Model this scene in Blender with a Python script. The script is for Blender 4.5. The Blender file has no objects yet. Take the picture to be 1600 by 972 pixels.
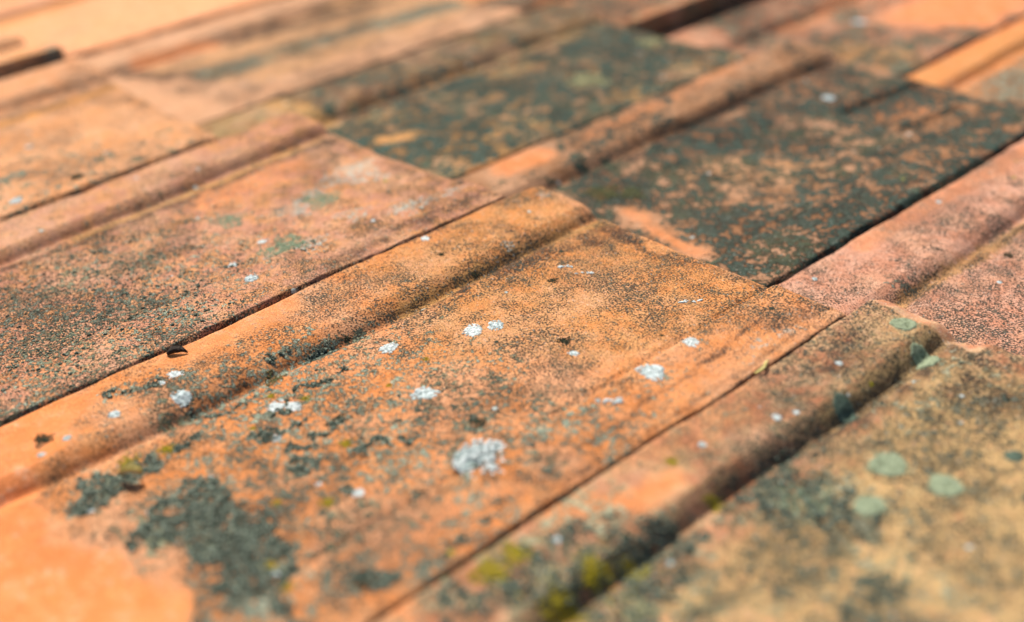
import bpy, bmesh, math, random
import numpy as np
from mathutils import Matrix, Vector, Euler

# ---------------------------------------------------------------- camera, sky, sun, exposure
# Working frame = the plane of the roof: x runs across the tiles, y runs down the slope along
# their rolls, z stands off the roof.  SLOPE tips that frame into the world.
SLOPE = math.radians(20.0)
G = Matrix.Rotation(-SLOPE, 4, 'X')
CAM_F_PX = 1921.30   # focal length in pixels of a 1600 px wide frame
CAM_LOC = (0.5102, -0.4562, 0.3050)
CAM_ROT = (1.08195, 0.02982, 0.85067)
PITCH = 0.06683   # every tile rises towards its tail by this slope
SKEW = 0.0227
COURSE = 0.3458
WIDTH = 0.22

scene = bpy.context.scene
C = scene.collection
cam_data = bpy.data.cameras.new('camera')
cam_data.sensor_width = 36.0
cam_data.lens = CAM_F_PX / 1600.0 * 36.0
cam_data.clip_start = 0.02
cam_data.clip_end = 2000.0
cam_data.dof.use_dof = True
cam_data.dof.focus_distance = 0.618
cam_data.dof.aperture_fstop = 2.9
cam = bpy.data.objects.new('camera', cam_data)
C.objects.link(cam)
cam.matrix_world = G @ (Matrix.Translation(CAM_LOC) @ Euler(CAM_ROT, 'XYZ').to_matrix().to_4x4())
scene.camera = cam

to_sun = (G.to_3x3() @ Vector((-0.76, 0.22, 0.95))).normalized()     # behind the tiles, a little left
world = bpy.data.worlds.new('World')
scene.world = world
world.use_nodes = True
wn = world.node_tree
sky = wn.nodes.new('ShaderNodeTexSky')
sky.sky_type = 'NISHITA'
sky.sun_disc = False
sky.sun_elevation = math.asin(to_sun.z)
sky.sun_rotation = math.atan2(to_sun.x, to_sun.y)
sky.air_density = 1.0
sky.dust_density = 1.5
bgn = wn.nodes['Background']
bgn.inputs['Strength'].default_value = 0.072
wn.links.new(sky.outputs[0], bgn.inputs['Color'])
sun_data = bpy.data.lights.new('sun', 'SUN')
sun_data.energy = 4.2
sun_data.angle = math.radians(1.2)
sun_data.color = (1.0, 0.95, 0.87)
sun = bpy.data.objects.new('sun', sun_data)
C.objects.link(sun)
sun.rotation_euler = to_sun.to_track_quat('Z', 'Y').to_euler()
scene.view_settings.view_transform = 'Standard'
scene.view_settings.look = 'None'
scene.view_settings.gamma = 1.0
scene.view_settings.exposure = 0.68

# ---------------------------------------------------------------- small numeric noise
def _hash(ix, iy, seed):
    h = (ix.astype(np.int64) * 374761393 + iy.astype(np.int64) * 668265263 + seed * 144665) & 0x7fffffff
    h = ((h ^ (h >> 13)) * 1274126177) & 0x7fffffff
    return ((h ^ (h >> 16)) & 0xffff) / 65535.0

def vnoise(x, y, seed=0):
    ix, iy = np.floor(x), np.floor(y)
    fx, fy = x - ix, y - iy
    fx, fy = fx * fx * (3 - 2 * fx), fy * fy * (3 - 2 * fy)
    a, b = _hash(ix, iy, seed), _hash(ix + 1, iy, seed)
    c, d = _hash(ix, iy + 1, seed), _hash(ix + 1, iy + 1, seed)
    return (a + (b - a) * fx) * (1 - fy) + (c + (d - c) * fx) * fy - 0.5

def fbm(x, y, seed=0, octaves=4):
    s, amp, f = 0, 1.0, 1.0
    for o in range(octaves):
        s = s + amp * vnoise(x * f, y * f, seed + o * 17)
        amp *= 0.5
        f *= 2.03
    return s

def sstep(a, b, x):
    t = np.clip((x - a) / (b - a), 0, 1)
    return t * t * (3 - 2 * t)

# ---------------------------------------------------------------- measured layout (metres, roof frame)
TILES = {
    (0,-1): dict(v=-0.1900, u=-0.4250, z=0.0231, yaw=0.0000, hr=0.0071, a=0.0513),
    (0,0): dict(v=0.0300, u=-0.4050, z=0.0231, yaw=0.0000, hr=0.0071, a=0.0513),
    (0,1): dict(v=0.2500, u=-0.3850, z=0.0231, yaw=0.0000, hr=0.0071, a=0.0513),
    (1,-4): dict(v=-0.8800, u=-0.1484, z=0.0231, yaw=0.0000, hr=0.0071, a=0.0513),
    (1,-3): dict(v=-0.6100, u=-0.0863, z=0.0231, yaw=0.0000, hr=0.0071, a=0.0513),
    (1,-2): dict(v=-0.4684, u=-0.0786, z=0.0239, yaw=-0.0311, hr=0.0062, a=0.0620),
    (1,-1): dict(v=-0.2194, u=-0.0315, z=0.0242, yaw=0.0570, hr=0.0062, a=0.0439),
    (1,0): dict(v=0.0000, u=0.0021, z=0.0229, yaw=0.0052, hr=0.0062, a=0.0507),
    (1,1): dict(v=0.2210, u=0.0303, z=0.0211, yaw=0.0090, hr=0.0082, a=0.0430),
    (1,2): dict(v=0.4400, u=0.0742, z=0.0231, yaw=0.0000, hr=0.0071, a=0.0513),
    (2,-4): dict(v=-0.9792, u=0.1974, z=0.0231, yaw=0.0000, hr=0.0071, a=0.0513),
    (2,-3): dict(v=-0.7692, u=0.2329, z=0.0261, yaw=-0.0055, hr=0.0071, a=0.0477),
    (2,-2): dict(v=-0.5362, u=0.2720, z=0.0223, yaw=-0.0032, hr=0.0071, a=0.0524),
    (2,-1): dict(v=-0.3084, u=0.3096, z=0.0212, yaw=-0.0027, hr=0.0082, a=0.0591),
    (2,0): dict(v=-0.0811, u=0.3502, z=0.0214, yaw=-0.0103, hr=0.0082, a=0.0472),
    (2,1): dict(v=0.1526, u=0.3842, z=0.0202, yaw=-0.0003, hr=0.0062, a=0.0539),
    (2,2): dict(v=0.3408, u=0.4200, z=0.0231, yaw=0.0000, hr=0.0071, a=0.0513),
    (3,-3): dict(v=-0.8703, u=0.5802, z=0.0231, yaw=0.0000, hr=0.0071, a=0.0513),
    (3,-2): dict(v=-0.6503, u=0.6173, z=0.0231, yaw=0.0000, hr=0.0071, a=0.0513),
    (3,-1): dict(v=-0.4303, u=0.6544, z=0.0231, yaw=0.0000, hr=0.0071, a=0.0513),
    (3,0): dict(v=-0.2063, u=0.6905, z=0.0254, yaw=-0.0099, hr=0.0082, a=0.0620),
    (3,1): dict(v=0.0029, u=0.7277, z=0.0250, yaw=-0.0010, hr=0.0062, a=0.0360),
    (3,2): dict(v=0.2417, u=0.7657, z=0.0231, yaw=0.0000, hr=0.0071, a=0.0513),
    (4,-2): dict(v=-0.7375, u=0.9631, z=0.0231, yaw=0.0000, hr=0.0071, a=0.0513),
    (4,-1): dict(v=-0.5175, u=1.0002, z=0.0231, yaw=0.0000, hr=0.0071, a=0.0513),
    (4,0): dict(v=-0.2975, u=1.0373, z=0.0231, yaw=0.0000, hr=0.0071, a=0.0513),
    (4,1): dict(v=-0.0775, u=1.0744, z=0.0231, yaw=0.0000, hr=0.0071, a=0.0513),
    (4,2): dict(v=0.1425, u=1.1115, z=0.0231, yaw=0.0000, hr=0.0071, a=0.0513),
}

# weathering, dark lines and painted crease shade on each tile, in that tile's own metres: channel, strength, radius, softness, shape, points
MARKS = {
    (1, 0): [
        ('speck',0.55,0,0.03,'poly',[(-0.004,-0.330),(-0.004,0.003),(0.217,-0.001),(0.223,-0.275),(0.123,-0.378)]),
        ('speck',0.3,0,0.05,'poly',[(0.004,-0.136),(-0.004,0.003),(0.217,-0.001),(0.184,-0.144)]),
        ('crust',0.62,0,0.06,'poly',[(0.024,-0.264),(0.053,-0.146),(0.129,-0.125),(0.209,-0.146),(0.218,-0.267),(0.175,-0.327)]),
        ('crust',0.3,0,0.03,'poly',[(0.033,-0.309),(0.015,-0.242),(0.014,-0.179),(0.048,-0.182),(0.072,-0.272)]),
        ('crust',0.97,0,0.034,'poly',[(0.087,-0.298),(0.101,-0.279),(0.142,-0.269),(0.161,-0.284),(0.188,-0.290),(0.213,-0.296),(0.183,-0.325),(0.151,-0.318),(0.128,-0.320),(0.105,-0.332),(0.099,-0.317)]),
        ('crust',0.9,0,0.012,'poly',[(0.068,-0.335),(0.055,-0.322),(0.063,-0.306),(0.058,-0.292),(0.066,-0.274),(0.077,-0.284),(0.079,-0.309),(0.087,-0.320),(0.079,-0.332)]),
        ('crust',0.75,0.004,0.006,'stroke',[(0.012,-0.297),(0.016,-0.281),(0.021,-0.266)]),
        ('stain',0.5,0.006,0.006,'stroke',[(0.005,-0.266),(0.010,-0.255)]),
        ('crust',0.8,0.006,0.004,'stroke',[(0.205,-0.272),(0.208,-0.269)]),
        ('crust',0.7,0.004,0.004,'stroke',[(0.031,-0.317),(0.026,-0.323)]),
        ('bare',1.0,0,0.012,'poly',[(0.014,-0.349),(0.029,-0.325),(0.070,-0.342),(0.105,-0.338),(0.132,-0.323),(0.179,-0.329),(0.119,-0.390)]),
        ('bare',0.9,0,0.01,'poly',[(-0.003,-0.348),(-0.000,-0.332),(0.005,-0.288),(0.035,-0.319),(0.054,-0.338),(0.056,-0.369)]),
        ('bare',0.55,0.006,0.008,'stroke',[(0.008,-0.249),(0.007,-0.186)]),
        ('bare',0.5,0.004,0.006,'stroke',[(0.057,-0.267),(0.059,-0.225),(0.058,-0.188)]),
        ('bare',0.25,0.01,0.012,'stroke',[(0.201,-0.160),(0.199,-0.055)]),
        ('crust',0.35,0.012,0.02,'stroke',[(0.201,-0.160),(0.199,-0.077)]),
        ('bare',0.45,0.006,0.01,'stroke',[(0.196,-0.225),(0.200,-0.247),(0.204,-0.262)]),
        ('stain',0.85,0.01,0.012,'stroke',[(0.073,-0.011),(0.060,-0.041),(0.057,-0.076)]),
        ('speck',0.35,0.014,0.014,'stroke',[(0.073,-0.011),(0.060,-0.041),(0.060,-0.092)]),
        ('stain',0.6,0.005,0.008,'stroke',[(0.057,-0.076),(0.058,-0.099),(0.060,-0.139)]),
        ('stain',0.75,0.003,0.006,'stroke',[(0.074,-0.010),(0.110,-0.012),(0.149,-0.006),(0.181,-0.002)]),
        ('stain',0.75,0.002,0.004,'stroke',[(0.058,-0.099),(0.054,-0.178),(0.050,-0.234),(0.055,-0.270)]),
        ('crust',0.7,0.003,0.004,'stroke',[(0.054,-0.165),(0.053,-0.185),(0.054,-0.200)]),
        ('ochre',0.9,0.0045,0.005,'stroke',[(0.059,-0.008),(0.052,-0.048),(0.052,-0.094),(0.053,-0.141)]),
        ('ochre',0.45,0,0.03,'poly',[(0.004,-0.136),(-0.004,0.003),(0.181,0.000),(0.177,-0.097),(0.110,-0.157)]),
        ('pale',0.3,0,0.02,'poly',[(-0.001,-0.050),(0.005,-0.001),(0.033,-0.011),(0.035,-0.061),(0.027,-0.097)]),
        ('stain',0.8,0,0.006,'poly',[(0.196,-0.045),(0.194,-0.008),(0.218,-0.001),(0.215,-0.022),(0.205,-0.039)]),
        ('stain',0.8,0.0012,0.003,'stroke',[(0.196,-0.028),(0.203,-0.124),(0.209,-0.203)]),
        ('stain',0.7,0.0014,0.003,'stroke',[(0.217,-0.036),(0.217,-0.069),(0.218,-0.177),(0.222,-0.277)]),
        ('pale',0.65,0.004,0.005,'stroke',[(0.215,-0.026),(0.208,-0.047),(0.213,-0.065)]),
        ('pale',0.5,0.002,0.003,'stroke',[(0.199,-0.037),(0.202,-0.026)]),
        ('crust',0.5,0.006,0.01,'stroke',[(0.211,-0.211),(0.210,-0.252)]),
    ],
    (1, 1): [
        ('speck',0.9,0,0.02,'poly',[(-0.010,-0.030),(0.001,0.008),(0.043,-0.003),(0.051,-0.135),(0.008,-0.164)]),
        ('speck',0.6,0,0.05,'poly',[(0.043,-0.003),(0.106,-0.007),(0.176,-0.145),(0.005,-0.311),(0.008,-0.102)]),
        ('ochre',0.85,0,0.03,'poly',[(0.049,-0.024),(0.109,-0.011),(0.176,-0.145),(0.053,-0.264),(0.055,-0.205),(0.051,-0.118)]),
        ('ochre',0.5,0,0.03,'poly',[(-0.006,-0.035),(0.003,0.005),(0.045,-0.006),(0.045,-0.106)]),
        ('crust',0.55,0,0.06,'poly',[(0.062,-0.207),(0.056,-0.120),(0.097,-0.136),(0.148,-0.134),(0.161,-0.159),(0.061,-0.256)]),
        ('pale',0.35,0,0.05,'poly',[(0.063,-0.242),(0.064,-0.191),(0.108,-0.154),(0.163,-0.119),(0.176,-0.145)]),
        ('stain',0.95,0.004,0.007,'stroke',[(0.045,-0.007),(0.046,-0.060),(0.046,-0.093),(0.047,-0.112)]),
        ('stain',0.4,0.002,0.005,'stroke',[(0.047,-0.112),(0.047,-0.170),(0.048,-0.212)]),
        ('crust',0.6,0.003,0.006,'stroke',[(0.046,-0.129),(0.047,-0.170),(0.048,-0.212)]),
        ('ochre',0.9,0.005,0.006,'stroke',[(0.041,-0.005),(0.042,-0.033),(0.042,-0.058),(0.043,-0.102)]),
        ('stain',0.85,0,0.03,'poly',[(-0.002,-0.035),(0.002,0.000),(0.020,-0.004),(0.034,-0.051),(0.033,-0.111),(0.016,-0.120)]),
        ('stain',0.95,0,0.05,'poly',[(0.049,-0.013),(0.087,-0.004),(0.117,-0.058),(0.079,-0.063),(0.060,-0.081)]),
        ('crust',0.4,0,0.05,'poly',[(0.045,-0.082),(0.083,-0.007),(0.130,-0.094),(0.092,-0.120)]),
        ('speck',0.55,0,0.04,'poly',[(0.049,-0.065),(0.083,-0.007),(0.127,-0.087),(0.092,-0.120)]),
        ('bare',0.8,0.004,0.01,'stroke',[(0.012,-0.215),(0.016,-0.207),(0.023,-0.200),(0.022,-0.182)]),
        ('bare',0.6,0.004,0.01,'stroke',[(0.007,-0.229),(0.011,-0.216)]),
        ('bare',0.5,0.007,0.012,'stroke',[(-0.001,-0.113),(-0.002,-0.149),(-0.003,-0.168)]),
        ('bare',0.4,0.006,0.01,'stroke',[(-0.001,-0.190),(0.012,-0.149),(0.015,-0.128)]),
        ('bare',0.95,0,0.008,'poly',[(-0.003,-0.317),(-0.004,-0.278),(0.003,-0.280),(0.012,-0.302)]),
        ('crust',0.76,0,0.03,'poly',[(0.000,-0.278),(0.004,-0.223),(0.021,-0.212),(0.052,-0.202),(0.070,-0.245),(0.012,-0.302)]),
        ('crust',0.5,0.01,0.012,'stroke',[(0.037,-0.207),(-0.007,-0.212)]),
        ('crust',0.6,0.012,0.015,'stroke',[(0.059,-0.156),(0.068,-0.145)]),
        ('pale',0.55,0.008,0.01,'stroke',[(0.061,-0.135),(0.066,-0.130)]),
    ],
    (2, 1): [
        ('speck',0.72,0,0.03,'poly',[(-0.011,-0.353),(-0.020,-0.015),(0.195,-0.361),(0.098,-0.355)]),
        ('speck',0.1,0.02,0.03,'stroke',[(0.086,-0.319),(0.107,-0.283)]),
        ('ochre',0.8,0.004,0.004,'stroke',[(0.056,-0.320),(0.055,-0.295),(0.057,-0.248),(0.059,-0.169)]),
        ('stain',0.75,0.003,0.005,'stroke',[(0.057,-0.309),(0.057,-0.267),(0.061,-0.172)]),
        ('stain',0.85,0.002,0.002,'stroke',[(-0.002,-0.345),(-0.002,-0.278),(-0.002,-0.073)]),  # shade of the crease along this roll's left edge, painted dark
        ('bare',0.5,0.006,0.006,'stroke',[(0.009,-0.282),(0.007,-0.215),(0.014,-0.103)]),
        ('crust',0.7,0.005,0.004,'stroke',[(0.044,-0.304),(0.049,-0.298)]),
        ('pale',0.2,0,0.03,'poly',[(0.068,-0.309),(0.072,-0.193),(0.163,-0.326)]),
    ],
    (2, 0): [
        ('crust',0.97,0,0.02,'poly',[(0.048,-0.299),(0.053,-0.008),(0.133,-0.000),(0.247,-0.003),(0.266,-0.319),(0.123,-0.329)]),
        ('speck',0.3,0,0.02,'poly',[(0.048,-0.299),(0.053,-0.008),(0.247,-0.003),(0.266,-0.319),(0.123,-0.329)]),
        ('stain',0.75,0,0.04,'poly',[(0.054,-0.287),(0.053,-0.008),(0.133,-0.000),(0.133,-0.122),(0.102,-0.216)]),
        ('stain',0.75,0,0.04,'poly',[(0.217,-0.318),(0.227,-0.150),(0.230,-0.030),(0.247,-0.300)]),
        ('speck',0.45,0,0.02,'poly',[(0.011,-0.317),(-0.023,-0.247),(-0.007,0.013),(0.058,-0.014),(0.054,-0.281)]),
        ('crust',0.5,0,0.02,'poly',[(0.020,-0.335),(-0.015,-0.248),(0.027,-0.200),(0.054,-0.287)]),
        ('crust',0.4,0,0.02,'poly',[(-0.015,-0.248),(-0.007,0.013),(0.058,-0.014),(0.054,-0.281)]),
        ('bare',0.72,0.002,0.012,'stroke',[(0.109,-0.294),(0.144,-0.302),(0.179,-0.307)]),
        ('bare',0.75,0.01,0.008,'stroke',[(0.013,-0.313),(0.015,-0.284)]),
        ('bare',0.45,0.006,0.01,'stroke',[(0.015,-0.239),(0.011,-0.151),(0.003,-0.055)]),
        ('stain',0.9,0.005,0.006,'stroke',[(0.054,-0.275),(0.054,-0.221),(0.049,-0.137),(0.053,-0.008)]),
        ('crust',0.9,0.006,0.005,'stroke',[(0.076,-0.288),(0.095,-0.275)]),
        ('bare',0.5,0,0.012,'poly',[(0.105,-0.093),(0.101,-0.041),(0.118,-0.011),(0.167,-0.021),(0.163,-0.077)]),
        ('stain',0.4,0,0.012,'poly',[(0.105,-0.093),(0.101,-0.041),(0.118,-0.011),(0.167,-0.021),(0.163,-0.077)]),
        ('ochre',0.4,0.02,0.02,'stroke',[(0.095,-0.221),(0.156,-0.184)]),
        ('bare',0.25,0.02,0.02,'stroke',[(0.119,-0.264),(0.186,-0.264)]),
        ('stain',0.9,0.003,0.003,'stroke',[(0.238,-0.308),(0.236,-0.240),(0.233,-0.035)]),  # contact shade beside the next tile's roll, painted onto the margin
    ],
    (2, -1): [
        ('crust',0.98,0,0.02,'poly',[(0.075,-0.310),(0.070,-0.068),(0.011,0.093),(0.240,0.074),(0.243,-0.219),(0.256,-0.299),(0.147,-0.324)]),
        ('speck',0.3,0,0.02,'poly',[(0.080,-0.290),(0.070,-0.068),(0.240,0.074),(0.251,-0.272)]),
        ('stain',0.65,0,0.04,'poly',[(0.093,-0.164),(0.056,0.006),(0.224,0.062),(0.217,-0.152)]),
        ('crust',0.4,0,0.01,'poly',[(0.000,-0.304),(-0.027,-0.245),(-0.010,0.029),(0.047,-0.000),(0.069,-0.283)]),
        ('stain',0.75,0,0.01,'poly',[(0.000,-0.304),(-0.027,-0.245),(-0.010,0.029),(0.047,-0.000),(0.069,-0.283)]),
        ('ochre',0.8,0.012,0.01,'stroke',[(0.010,-0.304),(0.058,-0.299)]),
        ('bare',0.75,0.004,0.016,'stroke',[(0.122,-0.285),(0.129,-0.276)]),
        ('ochre',0.8,0.012,0.01,'stroke',[(0.122,-0.288),(0.131,-0.274)]),
        ('crust',1.0,0.01,0.006,'stroke',[(0.141,-0.290),(0.152,-0.278)]),
        ('bare',0.3,0,0.03,'poly',[(0.153,-0.284),(0.172,-0.218),(0.231,-0.256),(0.227,-0.286)]),
        ('ochre',0.8,0,0.03,'poly',[(0.153,-0.284),(0.172,-0.218),(0.231,-0.256),(0.227,-0.286)]),
        ('stain',0.9,0.004,0.005,'stroke',[(0.069,-0.283),(0.074,-0.160),(0.070,-0.068)]),
        ('bare',0.3,0.012,0.012,'stroke',[(0.043,-0.254),(0.055,-0.174)]),
        ('bare',0.9,0.01,0.008,'stroke',[(0.232,-0.279),(0.237,-0.238)]),
        ('stain',0.9,0.006,0.006,'stroke',[(-0.025,-0.307),(-0.020,-0.253),(-0.017,-0.175),(-0.017,-0.086),(-0.019,-0.012)]),  # dark line along the left edge of the roll
    ],
    (2, -2): [
        ('speck',0.7,0,0.02,'poly',[(0.039,-0.326),(-0.010,0.096),(0.259,0.018),(0.269,-0.273)]),
        ('ochre',0.5,0,0.02,'poly',[(0.063,-0.308),(0.031,0.065),(0.170,0.002),(0.181,-0.238)]),
        ('crust',0.85,0.016,0.012,'stroke',[(0.118,-0.258),(0.124,-0.204),(0.129,-0.128),(0.139,-0.019)]),
        ('stain',0.95,0.007,0.006,'stroke',[(0.060,-0.222),(0.067,-0.172),(0.070,-0.118),(0.075,-0.063)]),
        ('stain',0.9,0.008,0.008,'stroke',[(0.060,-0.307),(0.091,-0.291),(0.104,-0.268)]),
        ('bare',0.8,0.008,0.008,'stroke',[(0.049,-0.289),(0.051,-0.241),(0.056,-0.225)]),
        ('pale',0.35,0,0.02,'poly',[(0.186,-0.288),(0.181,-0.220),(0.191,-0.029),(0.225,-0.028),(0.234,-0.234)]),
    ],
    (2, -3): [
        ('bare',0.6,0,0.02,'poly',[(0.069,-0.351),(0.052,0.004),(0.315,0.009),(0.308,-0.278)]),
        ('pale',0.25,0,0.04,'poly',[(0.161,-0.263),(0.182,-0.106),(0.279,-0.112),(0.269,-0.248)]),
        ('crust',0.45,0.012,0.01,'stroke',[(0.145,-0.256),(0.151,-0.243)]),
        ('crust',0.35,0.012,0.01,'stroke',[(0.148,-0.294),(0.163,-0.288)]),
        ('ochre',0.8,0.008,0.008,'stroke',[(0.068,-0.302),(0.062,-0.249),(0.055,-0.206)]),
    ],
    (1, -3): [
        ('speck',0.3,0,0.03,'poly',[(0.032,-0.029),(-0.030,0.015),(0.187,0.015),(0.177,-0.055)]),
        ('crust',0.6,0.015,0.01,'stroke',[(0.113,-0.001),(0.141,-0.000)]),
        ('ochre',0.9,0.008,0.006,'stroke',[(0.179,-0.045),(0.177,-0.024),(0.182,0.017)]),
    ],
    (1, -2): [
        ('speck',0.5,0,0.03,'poly',[(0.085,-0.140),(0.019,0.001),(0.284,0.041),(0.275,-0.157)]),
        ('ochre',0.35,0,0.04,'poly',[(0.071,-0.136),(0.076,-0.001),(0.281,0.038),(0.275,-0.157)]),
        ('crust',0.45,0,0.06,'poly',[(0.148,-0.158),(0.151,-0.070),(0.266,-0.003),(0.275,-0.157)]),
        ('ochre',0.9,0.005,0.005,'stroke',[(0.093,-0.106),(0.090,-0.053),(0.083,-0.004)]),
        ('stain',0.55,0.005,0.006,'stroke',[(0.102,-0.006),(0.147,-0.003),(0.184,0.000)]),
        ('stain',0.5,0.008,0.008,'stroke',[(0.026,-0.013),(0.048,-0.008)]),
        ('stain',0.45,0.004,0.006,'stroke',[(0.103,-0.055),(0.103,-0.022)]),
        ('crust',0.7,0.005,0.005,'stroke',[(0.270,-0.099),(0.269,-0.077)]),
        ('crust',0.6,0.006,0.006,'stroke',[(0.194,-0.134),(0.198,-0.123)]),
        ('stain',0.45,0.003,0.004,'stroke',[(0.275,-0.157),(0.263,-0.039),(0.256,0.047)]),
    ],
    (1, -1): [
        ('speck',0.5,0,0.03,'poly',[(0.064,-0.263),(-0.002,-0.003),(0.212,0.007),(0.214,-0.309)]),
        ('crust',0.32,0,0.06,'poly',[(0.064,-0.263),(0.059,-0.118),(0.161,-0.094),(0.211,-0.171),(0.214,-0.309)]),
        ('crust',0.4,0,0.07,'poly',[(0.057,-0.260),(0.070,-0.193),(0.169,-0.172),(0.188,-0.221),(0.204,-0.305)]),
        ('crust',0.25,0.012,0.01,'stroke',[(0.206,-0.291),(0.202,-0.240),(0.190,-0.204)]),
        ('speck',0.3,0,0.04,'poly',[(0.099,-0.277),(0.134,-0.163),(0.206,-0.168),(0.214,-0.309)]),
        ('stain',0.8,0.006,0.01,'stroke',[(0.208,0.002),(0.206,-0.034),(0.205,-0.072),(0.206,-0.118)]),  # darker band along the right margin
        ('stain',0.45,0.004,0.008,'stroke',[(0.206,-0.118),(0.206,-0.159),(0.204,-0.193)]),
        ('stain',0.8,0.003,0.004,'stroke',[(0.057,-0.013),(0.057,-0.079),(0.057,-0.139),(0.056,-0.194),(0.051,-0.239)]),
        ('ochre',0.8,0.004,0.004,'stroke',[(0.049,-0.018),(0.051,-0.075),(0.050,-0.136),(0.050,-0.191)]),
        ('stain',0.55,0.006,0.006,'stroke',[(0.021,-0.008),(0.047,-0.011),(0.075,-0.010)]),
        ('stain',0.35,0.005,0.006,'stroke',[(0.001,-0.016),(0.001,-0.083)]),
        ('stain',0.35,0.004,0.006,'stroke',[(0.072,-0.005),(0.131,-0.001),(0.186,0.004)]),
        ('pale',0.9,0,0.015,'poly',[(0.088,-0.026),(0.105,-0.007),(0.136,-0.026),(0.121,-0.055),(0.138,-0.091),(0.116,-0.108)]),
        ('pale',0.8,0.006,0.008,'stroke',[(0.166,-0.133),(0.171,-0.101)]),
        ('pale',0.85,0.004,0.006,'stroke',[(0.182,-0.058),(0.187,-0.028),(0.189,-0.009)]),
        ('pale',0.4,0,0.02,'poly',[(0.094,-0.265),(0.089,-0.198),(0.133,-0.182),(0.167,-0.238),(0.173,-0.292)]),
        ('crust',0.6,0.003,0.004,'stroke',[(0.202,-0.304),(0.207,-0.282)]),
        ('bare',0.5,0.012,0.012,'stroke',[(0.069,-0.110),(0.069,-0.052)]),
        ('bare',0.5,0,0.02,'poly',[(0.167,-0.289),(0.166,-0.269),(0.175,-0.239),(0.187,-0.259),(0.189,-0.292)]),
    ],
    (3, 0): [
        ('crust',0.5,0,0.03,'poly',[(-0.021,-0.325),(-0.019,-0.231),(0.080,-0.012),(0.263,-0.161),(0.232,-0.312),(0.136,-0.331)]),
        ('speck',0.6,0,0.03,'poly',[(-0.021,-0.325),(0.080,-0.012),(0.263,-0.161),(0.232,-0.312),(0.105,-0.355)]),
        ('stain',0.7,0,0.02,'poly',[(-0.021,-0.325),(-0.024,-0.235),(0.044,-0.139),(0.082,-0.323)]),
        ('crust',0.6,0,0.03,'poly',[(0.096,-0.323),(0.090,-0.201),(0.169,-0.229),(0.209,-0.118),(0.228,-0.298),(0.156,-0.307)]),
        ('bare',0.8,0,0.03,'poly',[(0.104,-0.192),(0.104,-0.049),(0.190,-0.041),(0.210,-0.159),(0.168,-0.190)]),
        ('ochre',0.8,0.02,0.02,'stroke',[(0.137,-0.273),(0.192,-0.280)]),
        ('bare',0.5,0.01,0.01,'stroke',[(0.067,-0.262),(0.062,-0.163)]),
    ],
    (3, 1): [
        ('bare',0.9,0.02,0.012,'stroke',[(0.014,-0.330),(0.016,-0.259),(0.016,-0.149)]),
        ('ochre',0.6,0.012,0.01,'stroke',[(0.017,-0.335),(0.022,-0.270),(0.024,-0.164)]),
        ('crust',0.7,0,0.02,'poly',[(0.045,-0.335),(0.044,-0.200),(0.114,-0.223),(0.116,-0.368)]),
        ('stain',0.6,0,0.02,'poly',[(0.042,-0.330),(0.044,-0.200),(0.114,-0.223),(0.116,-0.368)]),
    ],
    (3, -1): [
        ('crust',0.7,0,0.03,'poly',[(0.018,-0.404),(-0.015,-0.109),(0.163,-0.109),(0.193,-0.281),(0.106,-0.319)]),
        ('stain',0.5,0,0.03,'poly',[(0.018,-0.404),(-0.015,-0.109),(0.163,-0.109),(0.193,-0.281)]),
        ('speck',0.6,0,0.03,'poly',[(0.018,-0.404),(-0.015,-0.109),(0.163,-0.109),(0.193,-0.281)]),
        ('bare',0.6,0.01,0.01,'stroke',[(0.058,-0.300),(0.060,-0.289)]),
    ],
}

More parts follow.
